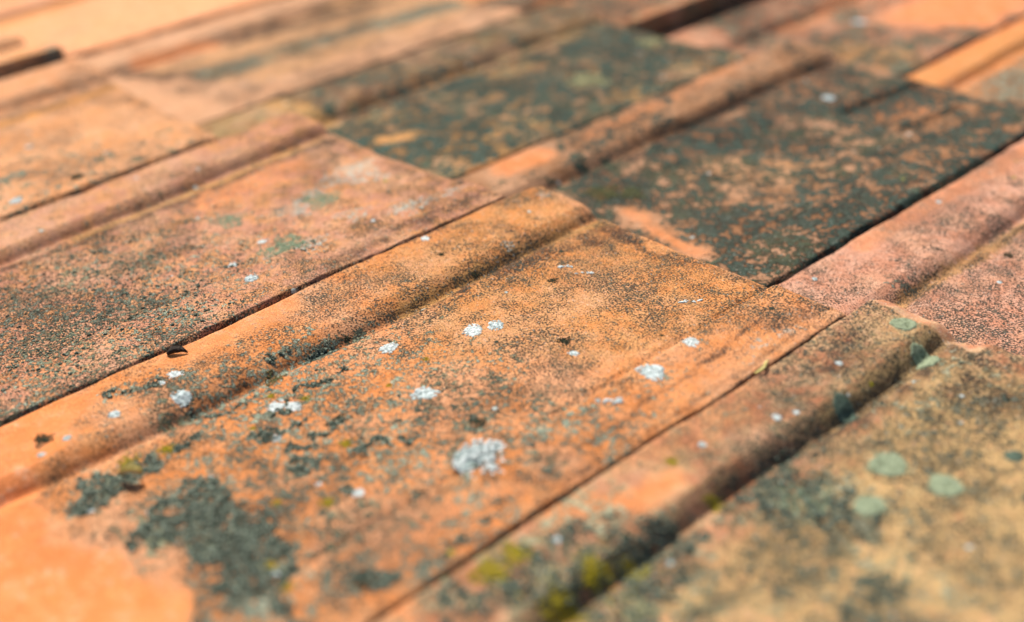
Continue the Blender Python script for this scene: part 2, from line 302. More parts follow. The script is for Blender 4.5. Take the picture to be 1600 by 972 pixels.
# growths: tile, kind, x, y, radius, label, group
GROWTHS = [
    ((1, 0),'big',0.1809,-0.1946,0.0119,'largest lichen, a frilly pale grey-white rosette on the sharp orange tile',None),
    ((1, 0),'rosette',0.0928,-0.1288,0.0056,'white lichen rosette with a dark middle, left one of the close pair','white lichen rosettes on the roof'),
    ((1, 0),'rosette',0.0978,-0.1181,0.0047,'ragged white lichen, right one of the close pair on the orange tile','white lichen rosettes on the roof'),
    ((1, 0),'rosette',0.0748,-0.1675,0.0046,'small white lichen rosette just below the groove of the orange tile','white lichen rosettes on the roof'),
    ((1, 0),'rosette',0.1178,-0.1782,0.0058,'plain oval white lichen patch above and left of the largest lichen','white lichen rosettes on the roof'),
    ((1, 0),'split',0.0783,-0.2298,0.0090,'wide white lichen with a dark split middle, left part of the orange tile','white lichen rosettes on the roof'),
    ((1, 0),'rosette',0.0419,-0.2623,0.0050,'white lichen rosette on the raised roll at the left of the orange tile','white lichen rosettes on the roof'),
    ((1, 0),'rosette',0.0230,-0.2556,0.0036,'thin white lichen high on the roll beside the grey-brown stain','white lichen rosettes on the roof'),
    ((1, 0),'bluish',0.0251,-0.2637,0.0024,'small bluish lichen dot beside the thin white lichen on the roll','small bluish lichen dots on the roof'),
    ((1, 0),'bluish',0.0316,-0.2907,0.0041,'blue-grey lichen clump on the roll near the left edge of the picture','small bluish lichen dots on the roof'),
    ((1, 0),'rosette',0.1877,-0.1004,0.0066,'bright white lichen rosette by the raised right margin of the orange tile','white lichen rosettes on the roof'),
    ((1, 0),'rosette',0.1840,-0.0695,0.0042,'small white lichen with a yellow speck near the right margin of the orange tile','white lichen rosettes on the roof'),
    ((1, 0),'rosette',0.1451,-0.1093,0.0027,'small white lichen dot just below a dark green tuft','white lichen rosettes on the roof'),
    ((1, 0),'rosette',0.0060,-0.0914,0.0030,'tiny round white lichen alone on the roll of the orange tile','white lichen rosettes on the roof'),
    ((1, 0),'ragged',0.1549,-0.0379,0.0057,'ragged dark and white lichen near the far tail edge of the orange tile','white lichen rosettes on the roof'),
    ((1, 0),'ragged',0.0812,-0.0542,0.0051,'ragged lichen squiggle left of its twin under the dark tail stain','white lichen rosettes on the roof'),
    ((1, 0),'ragged',0.0944,-0.0521,0.0050,'ragged pale lichen squiggle right of its twin under the dark tail stain','white lichen rosettes on the roof'),
    ((1, 0),'ragged',0.1922,-0.1272,0.0084,'row of tiny white lichen specks along the inner margin line','white lichen rosettes on the roof'),
    ((1, 0),'rosette',0.0963,-0.2447,0.0028,'small white lichen dot below the wide split lichen','white lichen rosettes on the roof'),
    ((1, 0),'bluish',0.0325,-0.3138,0.0028,'blue-grey lichen dot beside the dark brown tuft on the roll','small bluish lichen dots on the roof'),
    ((1, 0),'bluish',0.0355,-0.3271,0.0022,'small pale dot below the dark brown tuft on the roll','small bluish lichen dots on the roof'),
    ((1, 0),'bluish',0.1377,-0.2493,0.0018,'small blue-white dot right of the big dark crust patch','small bluish lichen dots on the roof'),
    ((1, 0),'rosette',0.1551,-0.2409,0.0029,'blurred white lichen dot between the crust patch and the largest lichen','small bluish lichen dots on the roof'),
    ((1, 0),'flatpale',0.0450,-0.0633,0.0038,'flat pale green lichen on the far end of the roll','white lichen rosettes on the roof'),
    ((1, 0),'flatpale',0.0152,-0.0095,0.0045,'flat pale green lichen at the very corner of the orange tile','white lichen rosettes on the roof'),
    ((1, 0),'bluish',0.1721,-0.2905,0.0026,'blue-white dot inside the big dark crust patch','small bluish lichen dots on the roof'),
    ((1, 0),'bluish',0.0820,-0.3259,0.0018,'blue-white dot at the foot of the dark mossy patch on the roll','small bluish lichen dots on the roof'),
    ((1, 0),'bluish',0.1009,-0.3091,0.0016,'tiny blue-white dot right of the dark mossy patch','small bluish lichen dots on the roof'),
    ((1, 0),'tuft',0.0259,-0.3218,0.0048,'dark brown moss tuft standing alone on the roll at far left','dark moss tufts on the roof'),
    ((1, 0),'flatdark',0.0848,-0.2431,0.0057,'flat grey-brown dark spot under the wide split lichen','dark moss tufts on the roof'),
    ((1, 0),'tuft',0.1049,-0.2168,0.0028,'small blackish brown tuft right of the wide split lichen','dark moss tufts on the roof'),
    ((1, 0),'tuft',0.1545,-0.1759,0.0039,'dark green tuft above the largest lichen','dark moss tufts on the roof'),
    ((1, 0),'tuft',0.1340,-0.1048,0.0037,'flat dark green tuft right of the white lichen pair','dark moss tufts on the roof'),
    ((1, 0),'tuft',0.0872,-0.0690,0.0027,'dark green tuft under the ragged lichen squiggles','dark moss tufts on the roof'),
    ((1, 0),'tuft',0.0272,-0.0965,0.0021,'tiny dark green tuft on the roll of the orange tile','dark moss tufts on the roof'),
    ((1, 0),'olive',0.0546,-0.2206,0.0051,'olive green tuft in the groove of the orange tile','dark moss tufts on the roof'),
    ((1, 0),'tuft',0.0527,-0.1770,0.0025,'small black tuft in the groove right of the olive tuft','dark moss tufts on the roof'),
    ((1, 0),'tuft',0.0513,-0.0927,0.0024,'small dark green tuft at the upper groove beside the dark stain','dark moss tufts on the roof'),
    ((1, 0),'tuft',0.1660,-0.0704,0.0014,'tiny black speck of moss between the two right-hand white lichens','dark moss tufts on the roof'),
    ((1, 0),'tuft',0.2036,-0.2719,0.0040,'blurred dark crust tuft near the bottom edge of the picture','dark moss tufts on the roof'),
    ((1, 0),'moss',0.0636,-0.3004,0.0039,'yellow-green moss cushion in the dark mossy patch on the roll','yellow-green moss dots on the roof'),
    ((1, 0),'moss',0.0676,-0.2837,0.0031,'yellow-green moss cushion at the right end of the dark mossy patch','yellow-green moss dots on the roof'),
    ((1, 0),'moss',0.0957,-0.1602,0.0014,'tiny yellow moss dot between two white lichens','yellow-green moss dots on the roof'),
    ((1, 0),'moss',0.0802,-0.2192,0.0020,'yellow moss dot at the right end of the wide split lichen','yellow-green moss dots on the roof'),
    ((1, 0),'moss',0.0666,-0.2296,0.0018,'yellow moss dot at the left end of the wide split lichen','yellow-green moss dots on the roof'),
    ((1, 0),'moss',0.1226,-0.2253,0.0025,'yellow-green moss dot in the middle of the left half of the pan','yellow-green moss dots on the roof'),
    ((1, 0),'moss',0.0823,-0.2486,0.0014,'tiny yellow moss dot left of the flat grey-brown spot','yellow-green moss dots on the roof'),
    ((1, 0),'moss',0.1507,-0.2533,0.0026,'yellow-green moss dot on the right rim of the big dark crust patch','yellow-green moss dots on the roof'),
    ((1, 0),'moss',0.1662,-0.2901,0.0027,'yellow moss dot inside the big dark crust patch beside the blue-white dot','yellow-green moss dots on the roof'),
    ((1, 0),'moss',0.1848,-0.2932,0.0026,'olive moss dot low in the big dark crust patch','yellow-green moss dots on the roof'),
    ((1, 0),'moss',0.1002,-0.1858,0.0012,'tiny ochre moss dot above the flat white lichen patch','yellow-green moss dots on the roof'),
    ((1, 0),'moss',0.1350,-0.2681,0.0016,'small yellow moss dot on the upper rim of the big crust patch','yellow-green moss dots on the roof'),
    ((1, 1),'disc',0.0260,-0.0235,0.0067,'round grey-green lichen disc nearest the chipped tail corner','round green crust lichens on the roof'),
    ((1, 1),'disc',0.0437,-0.0326,0.0075,'lumpy sage green lichen disc straddling the groove of the tan tile','round green crust lichens on the roof'),
    ((1, 1),'discdark',0.0416,-0.0914,0.0063,'dark teal lichen disc half way along the groove of the tan tile','round green crust lichens on the roof'),
    ((1, 1),'disc',0.0755,-0.1087,0.0087,'large sage green lichen disc on the tan pan, leftmost of the upper two','round green crust lichens on the roof'),
    ((1, 1),'disc',0.0989,-0.1045,0.0077,'pale-rimmed green lichen disc at the right of the tan pan','round green crust lichens on the roof'),
    ((1, 1),'disc',0.0845,-0.1349,0.0071,'green lichen disc lowest of the group on the tan pan','round green crust lichens on the roof'),
    ((1, 1),'discdark',0.1085,-0.0697,0.0044,'dim green lichen disc at the right edge of the picture','round green crust lichens on the roof'),
    ((1, 1),'discfaint',0.0645,-0.1494,0.0112,'broad faint green lichen patch left of the discs on the tan pan','round green crust lichens on the roof'),
    ((1, 1),'bluish',0.0281,-0.1205,0.0027,'blue-grey lichen dot on the brown roll of the tan tile','small bluish lichen dots on the roof'),
    ((1, 1),'bluish',0.0318,-0.1122,0.0019,'smaller blue-grey dot right of the blue-grey lichen on the brown roll','small bluish lichen dots on the roof'),
    ((1, 1),'bluish',0.0176,-0.1565,0.0024,'blue-grey lichen dot by the orange patches of the tan tile roll','small bluish lichen dots on the roof'),
    ((1, 1),'bluish',0.0158,-0.2375,0.0024,'blurred blue-white dot on the crusted lower roll of the tan tile','small bluish lichen dots on the roof'),
    ((1, 1),'bluish',-0.0125,-0.1771,0.0027,'pale blue-grey smudge of lichen near the crease','small bluish lichen dots on the roof'),
    ((1, 1),'bluish',0.0715,-0.0471,0.0014,'tiny white lichen dot on the tan pan right of the groove','small bluish lichen dots on the roof'),
    ((1, 1),'bluish',0.0234,-0.0702,0.0023,'pair of tiny white lichen beads on the brown roll','small bluish lichen dots on the roof'),
    ((1, 1),'bluish',0.0452,-0.0868,0.0011,'tiny white bead beside the dark teal lichen disc','small bluish lichen dots on the roof'),
    ((1, 1),'moss',0.0107,-0.2669,0.0047,'blurred yellow-green moss cushion leftmost of the bottom cluster','yellow-green moss dots on the roof'),
    ((1, 1),'moss',0.0109,-0.2541,0.0038,'blurred yellow moss cushion uppermost of the bottom cluster','yellow-green moss dots on the roof'),
    ((1, 1),'moss',0.0390,-0.2576,0.0048,'olive yellow moss cushion at the bottom edge of the picture','yellow-green moss dots on the roof'),
    ((1, 1),'moss',0.0446,-0.2248,0.0033,'yellow moss cushion in the groove at the right of the bottom cluster','yellow-green moss dots on the roof'),
    ((1, 1),'moss',0.0366,-0.2376,0.0040,'yellow-green moss cushion in the middle of the bottom cluster','yellow-green moss dots on the roof'),
    ((1, 1),'moss',0.0161,-0.1733,0.0018,'small yellow moss dot on the roll above the bright orange patch','yellow-green moss dots on the roof'),
    ((1, 1),'moss',0.0404,-0.1747,0.0023,'small olive moss dot at the groove right of the bright orange patch','yellow-green moss dots on the roof'),
    ((1, 1),'mosspale',0.0581,-0.2379,0.0063,'pale yellow moss film right of the bottom moss cluster','yellow-green moss dots on the roof'),
    ((1, -1),'green',0.1625,-0.1182,0.0144,'large green lichen patch on the pinkish tile','round green crust lichens on the roof'),
    ((1, -1),'flatpale',0.1786,-0.1124,0.0089,'silvery white lichen film touching the large green patch','white lichen rosettes on the roof'),
    ((1, -1),'green',0.1036,-0.1201,0.0098,'smaller green lichen patch further up the pinkish tile','round green crust lichens on the roof'),
    ((1, -1),'bluish',0.1826,-0.1555,0.0051,'grey lichen ring with dark middle near the edge of the pinkish tile','small bluish lichen dots on the roof'),
    ((1, -1),'rosette',0.1549,-0.1504,0.0030,'small white lichen spot below the large green patch','white lichen rosettes on the roof'),
    ((1, -1),'flatpale',0.1602,-0.0689,0.0097,'oval pale lichen film right of the large green patch','white lichen rosettes on the roof'),
    ((1, -1),'flatpale',0.1852,-0.0448,0.0112,'long pale lichen film near the dark margin of the pinkish tile','white lichen rosettes on the roof'),
    ((1, -1),'rosette',0.1818,-0.0710,0.0016,'tiny white lichen bead near the dark margin of the pinkish tile','white lichen rosettes on the roof'),
    ((1, -1),'green',0.1256,-0.0681,0.0116,'faint green lichen smear high on the pinkish tile','round green crust lichens on the roof'),
    ((1, -1),'rosette',0.1443,-0.1234,0.0029,'little white lichen dot left of the large green patch','white lichen rosettes on the roof'),
    ((1, -2),'bluish',0.2157,-0.0660,0.0036,'blurred blue-white dot in the middle of the pale orange tile','small bluish lichen dots on the roof'),
    ((1, -2),'tuft',0.2431,-0.0967,0.0045,'blurred black spot with a pale rim on the pale orange tile','dark moss tufts on the roof'),
    ((1, -2),'bluish',0.2480,-0.1380,0.0055,'blurred blue-grey lichen at the left edge of the pale orange tile','small bluish lichen dots on the roof'),
    ((1, -2),'bluish',0.2839,-0.1239,0.0035,'upper of two blurred white dots near the lower left of the pale orange tile','small bluish lichen dots on the roof'),
    ((1, -2),'bluish',0.2954,-0.1318,0.0034,'lower of two blurred white dots near the lower left of the pale orange tile','small bluish lichen dots on the roof'),
    ((1, -2),'green',0.2130,-0.0230,0.0066,'blurred green lichen spot on the pale orange tile','round green crust lichens on the roof'),
    ((1, -2),'bluish',0.1517,-0.0974,0.0031,'faint blue lichen dot below the orange groove, far left','small bluish lichen dots on the roof'),
    ((2, -1),'mosspale',0.1538,-0.1131,0.0149,'blurred pale yellow-green lichen on the dark upper tile','round green crust lichens on the roof'),
    ((2, -1),'mosspale',0.1313,-0.0179,0.0112,'blurred cream lichen under the dark slot at the top','round green crust lichens on the roof'),
    ((2, -1),'bluish',0.0764,0.0204,0.0107,'blurred blue-white lichen ring left of the dark slot at the top','small bluish lichen dots on the roof'),
    ((2, 0),'bluish',0.0908,-0.0697,0.0060,'blurred white lichen dot on the dark tile near its broken end','small bluish lichen dots on the roof'),
    ((2, 0),'olive',0.0785,-0.2873,0.0102,'dark green moss tuft just beyond the orange tile tail','dark moss tufts on the roof'),
    ((2, 0),'olive',0.0933,-0.2760,0.0089,'olive grey moss tuft right of the dark green moss tuft','dark moss tufts on the roof'),
    ((3, 0),'bluish',0.1038,-0.2074,0.0079,'blurred blue-white lichen at the top right','small bluish lichen dots on the roof'),
    ((2, 1),'tuft',0.0699,-0.2325,0.0030,'black moss speck on the pink speckled tile','dark moss tufts on the roof'),
    ((2, 1),'bluish',0.0116,-0.3307,0.0021,'tiny cream lichen bead near the start of the pink speckled tile','small bluish lichen dots on the roof'),
    ((2, 1),'bluish',0.0111,-0.2102,0.0023,'tiny white lichen bead on the roll of the pink speckled tile','small bluish lichen dots on the roof'),
    ((2, 1),'bluish',0.0815,-0.2615,0.0020,'tiny cream lichen bead on the pan of the pink speckled tile','small bluish lichen dots on the roof'),
]

SPOTS = {
    'clay_flake': ((1, 0), [(0.0041,-0.2493),(0.0110,-0.2432)]),
    'grass_blade': ((1, 1), [(-0.0054,-0.1029),(-0.0042,-0.0963),(-0.0038,-0.0904)]),
    'petal': ((1, 0), [(0.0722,-0.3073),(0.0797,-0.3008)]),
    'rib_one': ((2, 0), [(0.1117,-0.0866),(0.1211,-0.0075)]),
    'rib_two': ((2, 0), [(0.1628,-0.0877),(0.1712,-0.0279)]),
}

# ---------------------------------------------------------------- node helpers
class NT:
    def __init__(self, mat):
        mat.use_nodes = True
        self.t = mat.node_tree
        self.bsdf = self.t.nodes['Principled BSDF']
    def n(self, typ, **kw):
        x = self.t.nodes.new(typ)
        for k, v in kw.items():
            setattr(x, k, v)
        return x
    def put(self, sock, v):
        if hasattr(v, 'is_output'):
            self.t.links.new(v, sock)
        else:
            if isinstance(v, (tuple, list)) and len(v) == 3 and sock.type == 'RGBA':
                v = (*v, 1.0)
            sock.default_value = v
    def m(self, op, a, b=0.0, c=0.0, clamp=False):
        x = self.n('ShaderNodeMath', operation=op, use_clamp=clamp)
        for i, v in enumerate((a, b, c)):
            self.put(x.inputs[i], v)
        return x.outputs[0]
    def noise(self, co, scale, detail=3.0, rough=0.55, dist=0.0):
        x = self.n('ShaderNodeTexNoise')
        self.put(x.inputs['Vector'], co)
        x.inputs['Scale'].default_value = scale
        x.inputs['Detail'].default_value = detail
        x.inputs['Roughness'].default_value = rough
        x.inputs['Distortion'].default_value = dist
        return x.outputs['Fac']
    def voro(self, co, scale, feature='F1'):
        x = self.n('ShaderNodeTexVoronoi', feature=feature)
        self.put(x.inputs['Vector'], co)
        x.inputs['Scale'].default_value = scale
        return x.outputs['Distance'], x.outputs['Color']
    def step(self, v, lo, hi, to0=0.0, to1=1.0):
        x = self.n('ShaderNodeMapRange', interpolation_type='SMOOTHSTEP')
        self.put(x.inputs['Value'], v)
        for k, q in (('From Min', lo), ('From Max', hi), ('To Min', to0), ('To Max', to1)):
            self.put(x.inputs[k], q)
        return x.outputs['Result']
    def mix(self, f, a, b, blend='MIX'):
        x = self.n('ShaderNodeMix', data_type='RGBA', blend_type=blend)
        x.clamp_factor = True
        self.put(x.inputs[0], f)
        self.put(x.inputs[6], a)
        self.put(x.inputs[7], b)
        return x.outputs[2]
    def sep(self, c):
        x = self.n('ShaderNodeSeparateColor')
        self.put(x.inputs[0], c)
        return x.outputs
    def bump(self, h, dist, strength=1.0):
        x = self.n('ShaderNodeBump')
        x.inputs['Strength'].default_value = strength
        x.inputs['Distance'].default_value = dist
        self.put(x.inputs['Height'], h)
        return x.outputs[0]

def obj_coord(nt, offset=(0, 0, 0)):
    tc = nt.n('ShaderNodeTexCoord')
    v = nt.n('ShaderNodeVectorMath', operation='ADD')
    nt.put(v.inputs[0], tc.outputs['Object'])
    v.inputs[1].default_value = offset
    return v.outputs[0]

BARE = (0.69, 0.222, 0.066)
OCHRE = (0.48, 0.25, 0.085)

def clay_material(name, c1, c2, pale=(0.62, 0.36, 0.22), crust1=(0.028, 0.038, 0.028), crust2=(0.19, 0.225, 0.165),
                  bare=BARE, ochre=OCHRE, seed=0, coarse=0.0):
    mat = bpy.data.materials.new(name)
    nt = NT(mat)
    rs = random.Random(seed)
    co = obj_coord(nt, (rs.uniform(-9, 9), rs.uniform(-9, 9), rs.uniform(-9, 9)))
    a1 = nt.n('ShaderNodeAttribute', attribute_name='wear_a').outputs['Color']
    a2 = nt.n('ShaderNodeAttribute', attribute_name='wear_b').outputs['Color']
    speck_d, crust_d, stain_shade_d = nt.sep(a1)[:3]
    bare_d, ochre_d, pale_d = nt.sep(a2)[:3]
    lo = nt.noise(co, 26, 3, .55)
    md = nt.noise(co, 85, 5, .6)
    fi = nt.noise(co, 300, 4, .62)
    sp = nt.noise(co, 1050, 3, .65)
    sp2 = nt.noise(co, 2100, 2, .6)
    sm_ = nt.noise(co, 620, 3, .6)
    # fired clay
    col = nt.mix(nt.step(md, .36, .64), c1, c2)
    col = nt.mix(nt.m('MULTIPLY', nt.step(lo, .42, .68), .5), col, pale)
    bm_ = nt.m('MULTIPLY', bare_d, nt.step(nt.m('ADD', md, nt.m('MULTIPLY', bare_d, .35)), .45, .68))
    bare_c = nt.mix(nt.step(md, .35, .7), bare, tuple(min(1, q * 1.10 + .03) for q in bare))
    bare_c = nt.mix(nt.m('MULTIPLY', nt.step(lo, .45, .62), .4), bare_c, tuple(q * f for q, f in zip(bare, (.78, .72, .72))))
    bare_c = nt.mix(nt.m('MULTIPLY', nt.step(nt.m('ADD', nt.m('MULTIPLY', fi, .5), nt.m('MULTIPLY', md, .5)), .54, .64), .6), bare_c, (.66, .42, .27))
    bare_c = nt.mix(nt.m('MULTIPLY', nt.step(sp, .64, .70), .7), bare_c, (.22, .09, .04))
    col = nt.mix(bm_, col, bare_c)
    om = nt.m('MULTIPLY', ochre_d, nt.step(nt.m('ADD', fi, nt.m('MULTIPLY', ochre_d, .2)), .38, .66))
    col = nt.mix(om, col, ochre)
    grain = nt.step(sp2, .3, .7, .56, 1.38)
    gm = nt.n('ShaderNodeVectorMath', operation='SCALE')
    nt.put(gm.inputs[0], col); nt.put(gm.inputs['Scale'], grain)
    col = gm.outputs[0]
    # dirt worked into the clay, dark lines and painted crease shade
    sm = nt.m('MULTIPLY', stain_shade_d, nt.step(nt.m('ADD', nt.m('ADD', nt.m('MULTIPLY', sp, .75), nt.m('MULTIPLY', fi, .25)), nt.m('MULTIPLY', stain_shade_d, .17)), .545, .64))
    col = nt.mix(nt.m('MULTIPLY', sm, .88), col, (0.050, 0.030, 0.024))
    # pale lichen film
    pn = nt.m('ADD', nt.m('MULTIPLY', fi, .55), nt.m('MULTIPLY', sp, .45))
    pt = nt.m('SUBTRACT', .66, nt.m('MULTIPLY', pale_d, .22))
    pm = nt.step(pn, pt, nt.m('ADD', pt, .05))
    pm = nt.m('MULTIPLY', pm, nt.step(pale_d, .02, .25))
    col = nt.mix(nt.m('MULTIPLY', pm, .8), col, (0.50, 0.50, 0.42))
    # grey-green crust
    cn = nt.m('ADD', nt.m('MULTIPLY', md, .12 + .40 * coarse), nt.m('ADD', nt.m('MULTIPLY', fi, .40), nt.m('MULTIPLY', sm_, .48 - .40 * coarse)))
    ct = nt.m('SUBTRACT', .635, nt.m('MULTIPLY', crust_d, .205))
    cm = nt.step(cn, ct, nt.m('ADD', ct, .035 + .02 * (coarse > .8)))
    cm = nt.m('MULTIPLY', cm, nt.step(crust_d, .03, .2))
    cc = nt.mix(nt.step(nt.m('ADD', nt.m('MULTIPLY', sp, .65), nt.m('MULTIPLY', fi, .35)), .42, .60), crust1, crust2)
    cc = nt.mix(nt.step(sp2, .54, .62), cc, tuple(min(.6, q * 1.9) for q in crust2))
    cc = nt.mix(nt.m('MULTIPLY', nt.step(lo, .5, .66), .35), cc, (0.13, 0.12, 0.035) if coarse < .8 else (0.055, 0.055, 0.018))
    cv = nt.n('ShaderNodeVectorMath', operation='SCALE')
    nt.put(cv.inputs[0], cc); nt.put(cv.inputs['Scale'], nt.step(nt.m('ADD', nt.m('MULTIPLY', md, .45), nt.m('MULTIPLY', fi, .55)), .42, .58, .36, 1.85))
    cc = cv.outputs[0]
    col = nt.mix(nt.m('MULTIPLY', cm, .94), col, cc)
    # black lichen specks, a millimetre across
    loc = nt.m('ADD', speck_d, nt.m('ADD', nt.m('MULTIPLY', nt.m('SUBTRACT', fi, .5), 1.0), nt.m('MULTIPLY', nt.m('SUBTRACT', md, .5), 1.0)))
    st = nt.m('SUBTRACT', .70, nt.m('MULTIPLY', loc, .215))
    sk = nt.step(sp, st, nt.m('ADD', st, .035))
    sk = nt.m('MULTIPLY', sk, nt.m('SUBTRACT', 1.0, nt.m('MULTIPLY', bare_d, .92), clamp=True))
    sk = nt.m('MULTIPLY', sk, nt.step(speck_d, .02, .15))
    skc = nt.mix(nt.step(fi, .4, .62), (0.022, 0.020, 0.019), (0.062, 0.066, 0.050))
    col = nt.mix(nt.m('MULTIPLY', sk, .93), col, skc)
    # salt: pale mineral and lichen grains
    sl = nt.step(sm_, .61, .655)
    sl = nt.m('MULTIPLY', sl, nt.step(sp, .42, .56))
    sl = nt.m('MULTIPLY', sl, nt.m('SUBTRACT', 1.0, bare_d, clamp=True))
    col = nt.mix(nt.m('MULTIPLY', sl, .55), col, (0.56, 0.52, 0.42))
    # scattered lichen beads
    vd, vc = nt.voro(co, 95)
    vr = nt.sep(vc)
    rad = nt.m('MULTIPLY', nt.step(vr[0], .80, 1.0), .17)
    bead = nt.m('MULTIPLY', nt.step(nt.m('ADD', vd, nt.m('MULTIPLY', nt.m('SUBTRACT', sp, .5), .22)), rad, nt.m('SUBTRACT', rad, .05)), nt.step(vr[0], .80, .82))
    bead = nt.m('MULTIPLY', bead, nt.m('SUBTRACT', 1.0, bare_d, clamp=True))
    bcol = nt.mix(nt.step(vr[1], .55, .6), (0.50, 0.55, 0.50), (0.045, 0.055, 0.04))
    bcol = nt.mix(nt.step(vr[1], .86, .88), bcol, (0.36, 0.30, 0.03))
    col = nt.mix(bead, col, bcol)
    nt.put(nt.bsdf.inputs['Base Color'], col)
    nt.put(nt.bsdf.inputs['Roughness'], nt.m('SUBTRACT', .95, nt.m('MULTIPLY', bm_, .2)))
    nt.bsdf.inputs['Specular IOR Level'].default_value = 0.07
    h = nt.m('ADD', nt.m('MULTIPLY', cm, .7), nt.m('ADD', nt.m('MULTIPLY', sk, .45), nt.m('ADD', nt.m('MULTIPLY', sp, .55), nt.m('MULTIPLY', fi, .7))))
    h = nt.m('ADD', h, nt.m('MULTIPLY', bead, .8))
    nt.put(nt.bsdf.inputs['Normal'], nt.bump(h, .0011, .9))
    return mat

def growth_material(name, base, light, dark, scale=500, rough=.9, bumpd=.0006):
    mat = bpy.data.materials.new(name)
    nt = NT(mat)
    co = obj_coord(nt)
    info = nt.n('ShaderNodeObjectInfo')
    v = nt.n('ShaderNodeVectorMath', operation='ADD')
    nt.put(v.inputs[0], co); nt.put(v.inputs[1], info.outputs['Location'])
    co = v.outputs[0]
    a = nt.noise(co, scale, 4, .6)
    b = nt.noise(co, scale * 3.1, 3, .6)
    col = nt.mix(nt.step(a, .36, .6), dark, base)
    col = nt.mix(nt.step(b, .48, .68), col, light)
    nt.put(nt.bsdf.inputs['Base Color'], col)
    nt.bsdf.inputs['Roughness'].default_value = rough
    nt.bsdf.inputs['Specular IOR Level'].default_value = .08
    nt.put(nt.bsdf.inputs['Normal'], nt.bump(nt.m('ADD', a, b), bumpd, .8))
    return mat

GM = {
    'white': growth_material('white_lichen', (0.66, 0.70, 0.67), (0.82, 0.84, 0.81), (0.30, 0.35, 0.33), 700),
    'bluish': growth_material('bluish_lichen', (0.56, 0.63, 0.61), (0.80, 0.84, 0.82), (0.17, 0.22, 0.21), 600),
    'thallus': growth_material('lichen_thallus', (0.24, 0.30, 0.28), (0.50, 0.56, 0.53), (0.06, 0.08, 0.075), 420),
    'dark': growth_material('dark_moss', (0.045, 0.050, 0.028), (0.13, 0.14, 0.085), (0.014, 0.016, 0.010), 900),
    'grey': growth_material('grey_crust', (0.062, 0.076, 0.055), (0.27, 0.31, 0.235), (0.018, 0.024, 0.017), 260),
    'browngrey': growth_material('brown_film', (0.14, 0.10, 0.065), (0.22, 0.17, 0.11), (0.07, 0.05, 0.035), 500),
    'olive': growth_material('olive_moss', (0.13, 0.125, 0.045), (0.27, 0.27, 0.14), (0.045, 0.045, 0.02), 600),
    'yellow': growth_material('yellow_moss', (0.42, 0.33, 0.020), (0.60, 0.48, 0.05), (0.17, 0.13, 0.012), 600),
    'paleyellow': growth_material('pale_yellow_moss', (0.36, 0.33, 0.16), (0.48, 0.45, 0.27), (0.2, 0.19, 0.09), 500),
    'sage': growth_material('sage_lichen', (0.235, 0.27, 0.165), (0.34, 0.39, 0.26), (0.12, 0.145, 0.085), 330),
    'sagedark': growth_material('dark_sage_lichen', (0.085, 0.12, 0.085), (0.15, 0.20, 0.15), (0.045, 0.06, 0.042), 330),
    'greenfilm': growth_material('green_film', (0.19, 0.25, 0.15), (0.32, 0.39, 0.26), (0.10, 0.14, 0.08), 420),
    'palefilm': growth_material('pale_film', (0.46, 0.48, 0.40), (0.62, 0.63, 0.55), (0.30, 0.27, 0.2), 420),
    'straw': growth_material('straw', (0.50, 0.40, 0.14), (0.62, 0.54, 0.24), (0.32, 0.24, 0.08), 300),
    'cream': growth_material('cream_petal', (0.66, 0.57, 0.26), (0.78, 0.71, 0.42), (0.45, 0.36, 0.12), 200),
    'flake': growth_material('dark_flake', (0.035, 0.026, 0.022), (0.10, 0.07, 0.05), (0.015, 0.012, 0.01), 400),
    'wood': growth_material('batten_wood', (0.16, 0.10, 0.06), (0.22, 0.15, 0.09), (0.08, 0.05, 0.03), 60),
}

# ---------------------------------------------------------------- mesh helpers
def link_mesh(name, verts, faces, mat, parent=None, smooth=True):
    me = bpy.data.meshes.new(name)
    me.from_pydata([tuple(v) for v in verts], [], faces)
    me.update()
    if smooth:
        me.polygons.foreach_set('use_smooth', [True] * len(me.polygons))
    me.materials.append(mat)
    o = bpy.data.objects.new(name, me)
    C.objects.link(o)
    if parent:
        o.parent = parent
    return o

def tag(o, label=None, cat=None, group=None, kind=None):
    for k, v in (('label', label), ('category', cat), ('group', group), ('kind', kind)):
        if v:
            o[k] = v
    return o

# ---------------------------------------------------------------- the roof and its tiles
roof = bpy.data.objects.new('tiled_roof', None)
C.objects.link(roof)
roof.matrix_world = G
tag(roof, 'old weathered terracotta tile roof filling the whole picture', 'roof')

THICK = 0.014
LENGTH = 0.445
MARGIN = 0.046           # raised right-hand lip that the next tile's roll covers

def tile_matrix(k):
    t = TILES[k]
    return Matrix.Translation((t['v'], t['u'], t['z'])) @ Matrix.Rotation(t['yaw'], 4, 'Z') @ Matrix.Rotation(math.atan(PITCH), 4, 'X')

def roll_height(k):
    return TILES[k]['hr'] * (.84 if k == (1, 1) else .80)

def neighbour_lip(k, y):
    """local x at which the next tile's roll begins, for local y of tile k"""
    q = (k[0], k[1] + 1)
    if q not in TILES:
        return np.full(np.shape(y), WIDTH)
    A, B = TILES[k], TILES[q]
    s0, c0 = math.sin(A['yaw']), math.cos(A['yaw'])
    pts = []
    for yy in (0.0, -.4):
        vx, vy = B['v'] - yy * math.sin(B['yaw']), B['u'] + yy * math.cos(B['yaw'])
        dx, dy = vx - A['v'], vy - A['u']
        pts.append((dx * c0 + dy * s0, -dx * s0 + dy * c0))
    (xa, ya), (xb, yb) = pts
    return xa + (y - ya) * (xb - xa) / (yb - ya)

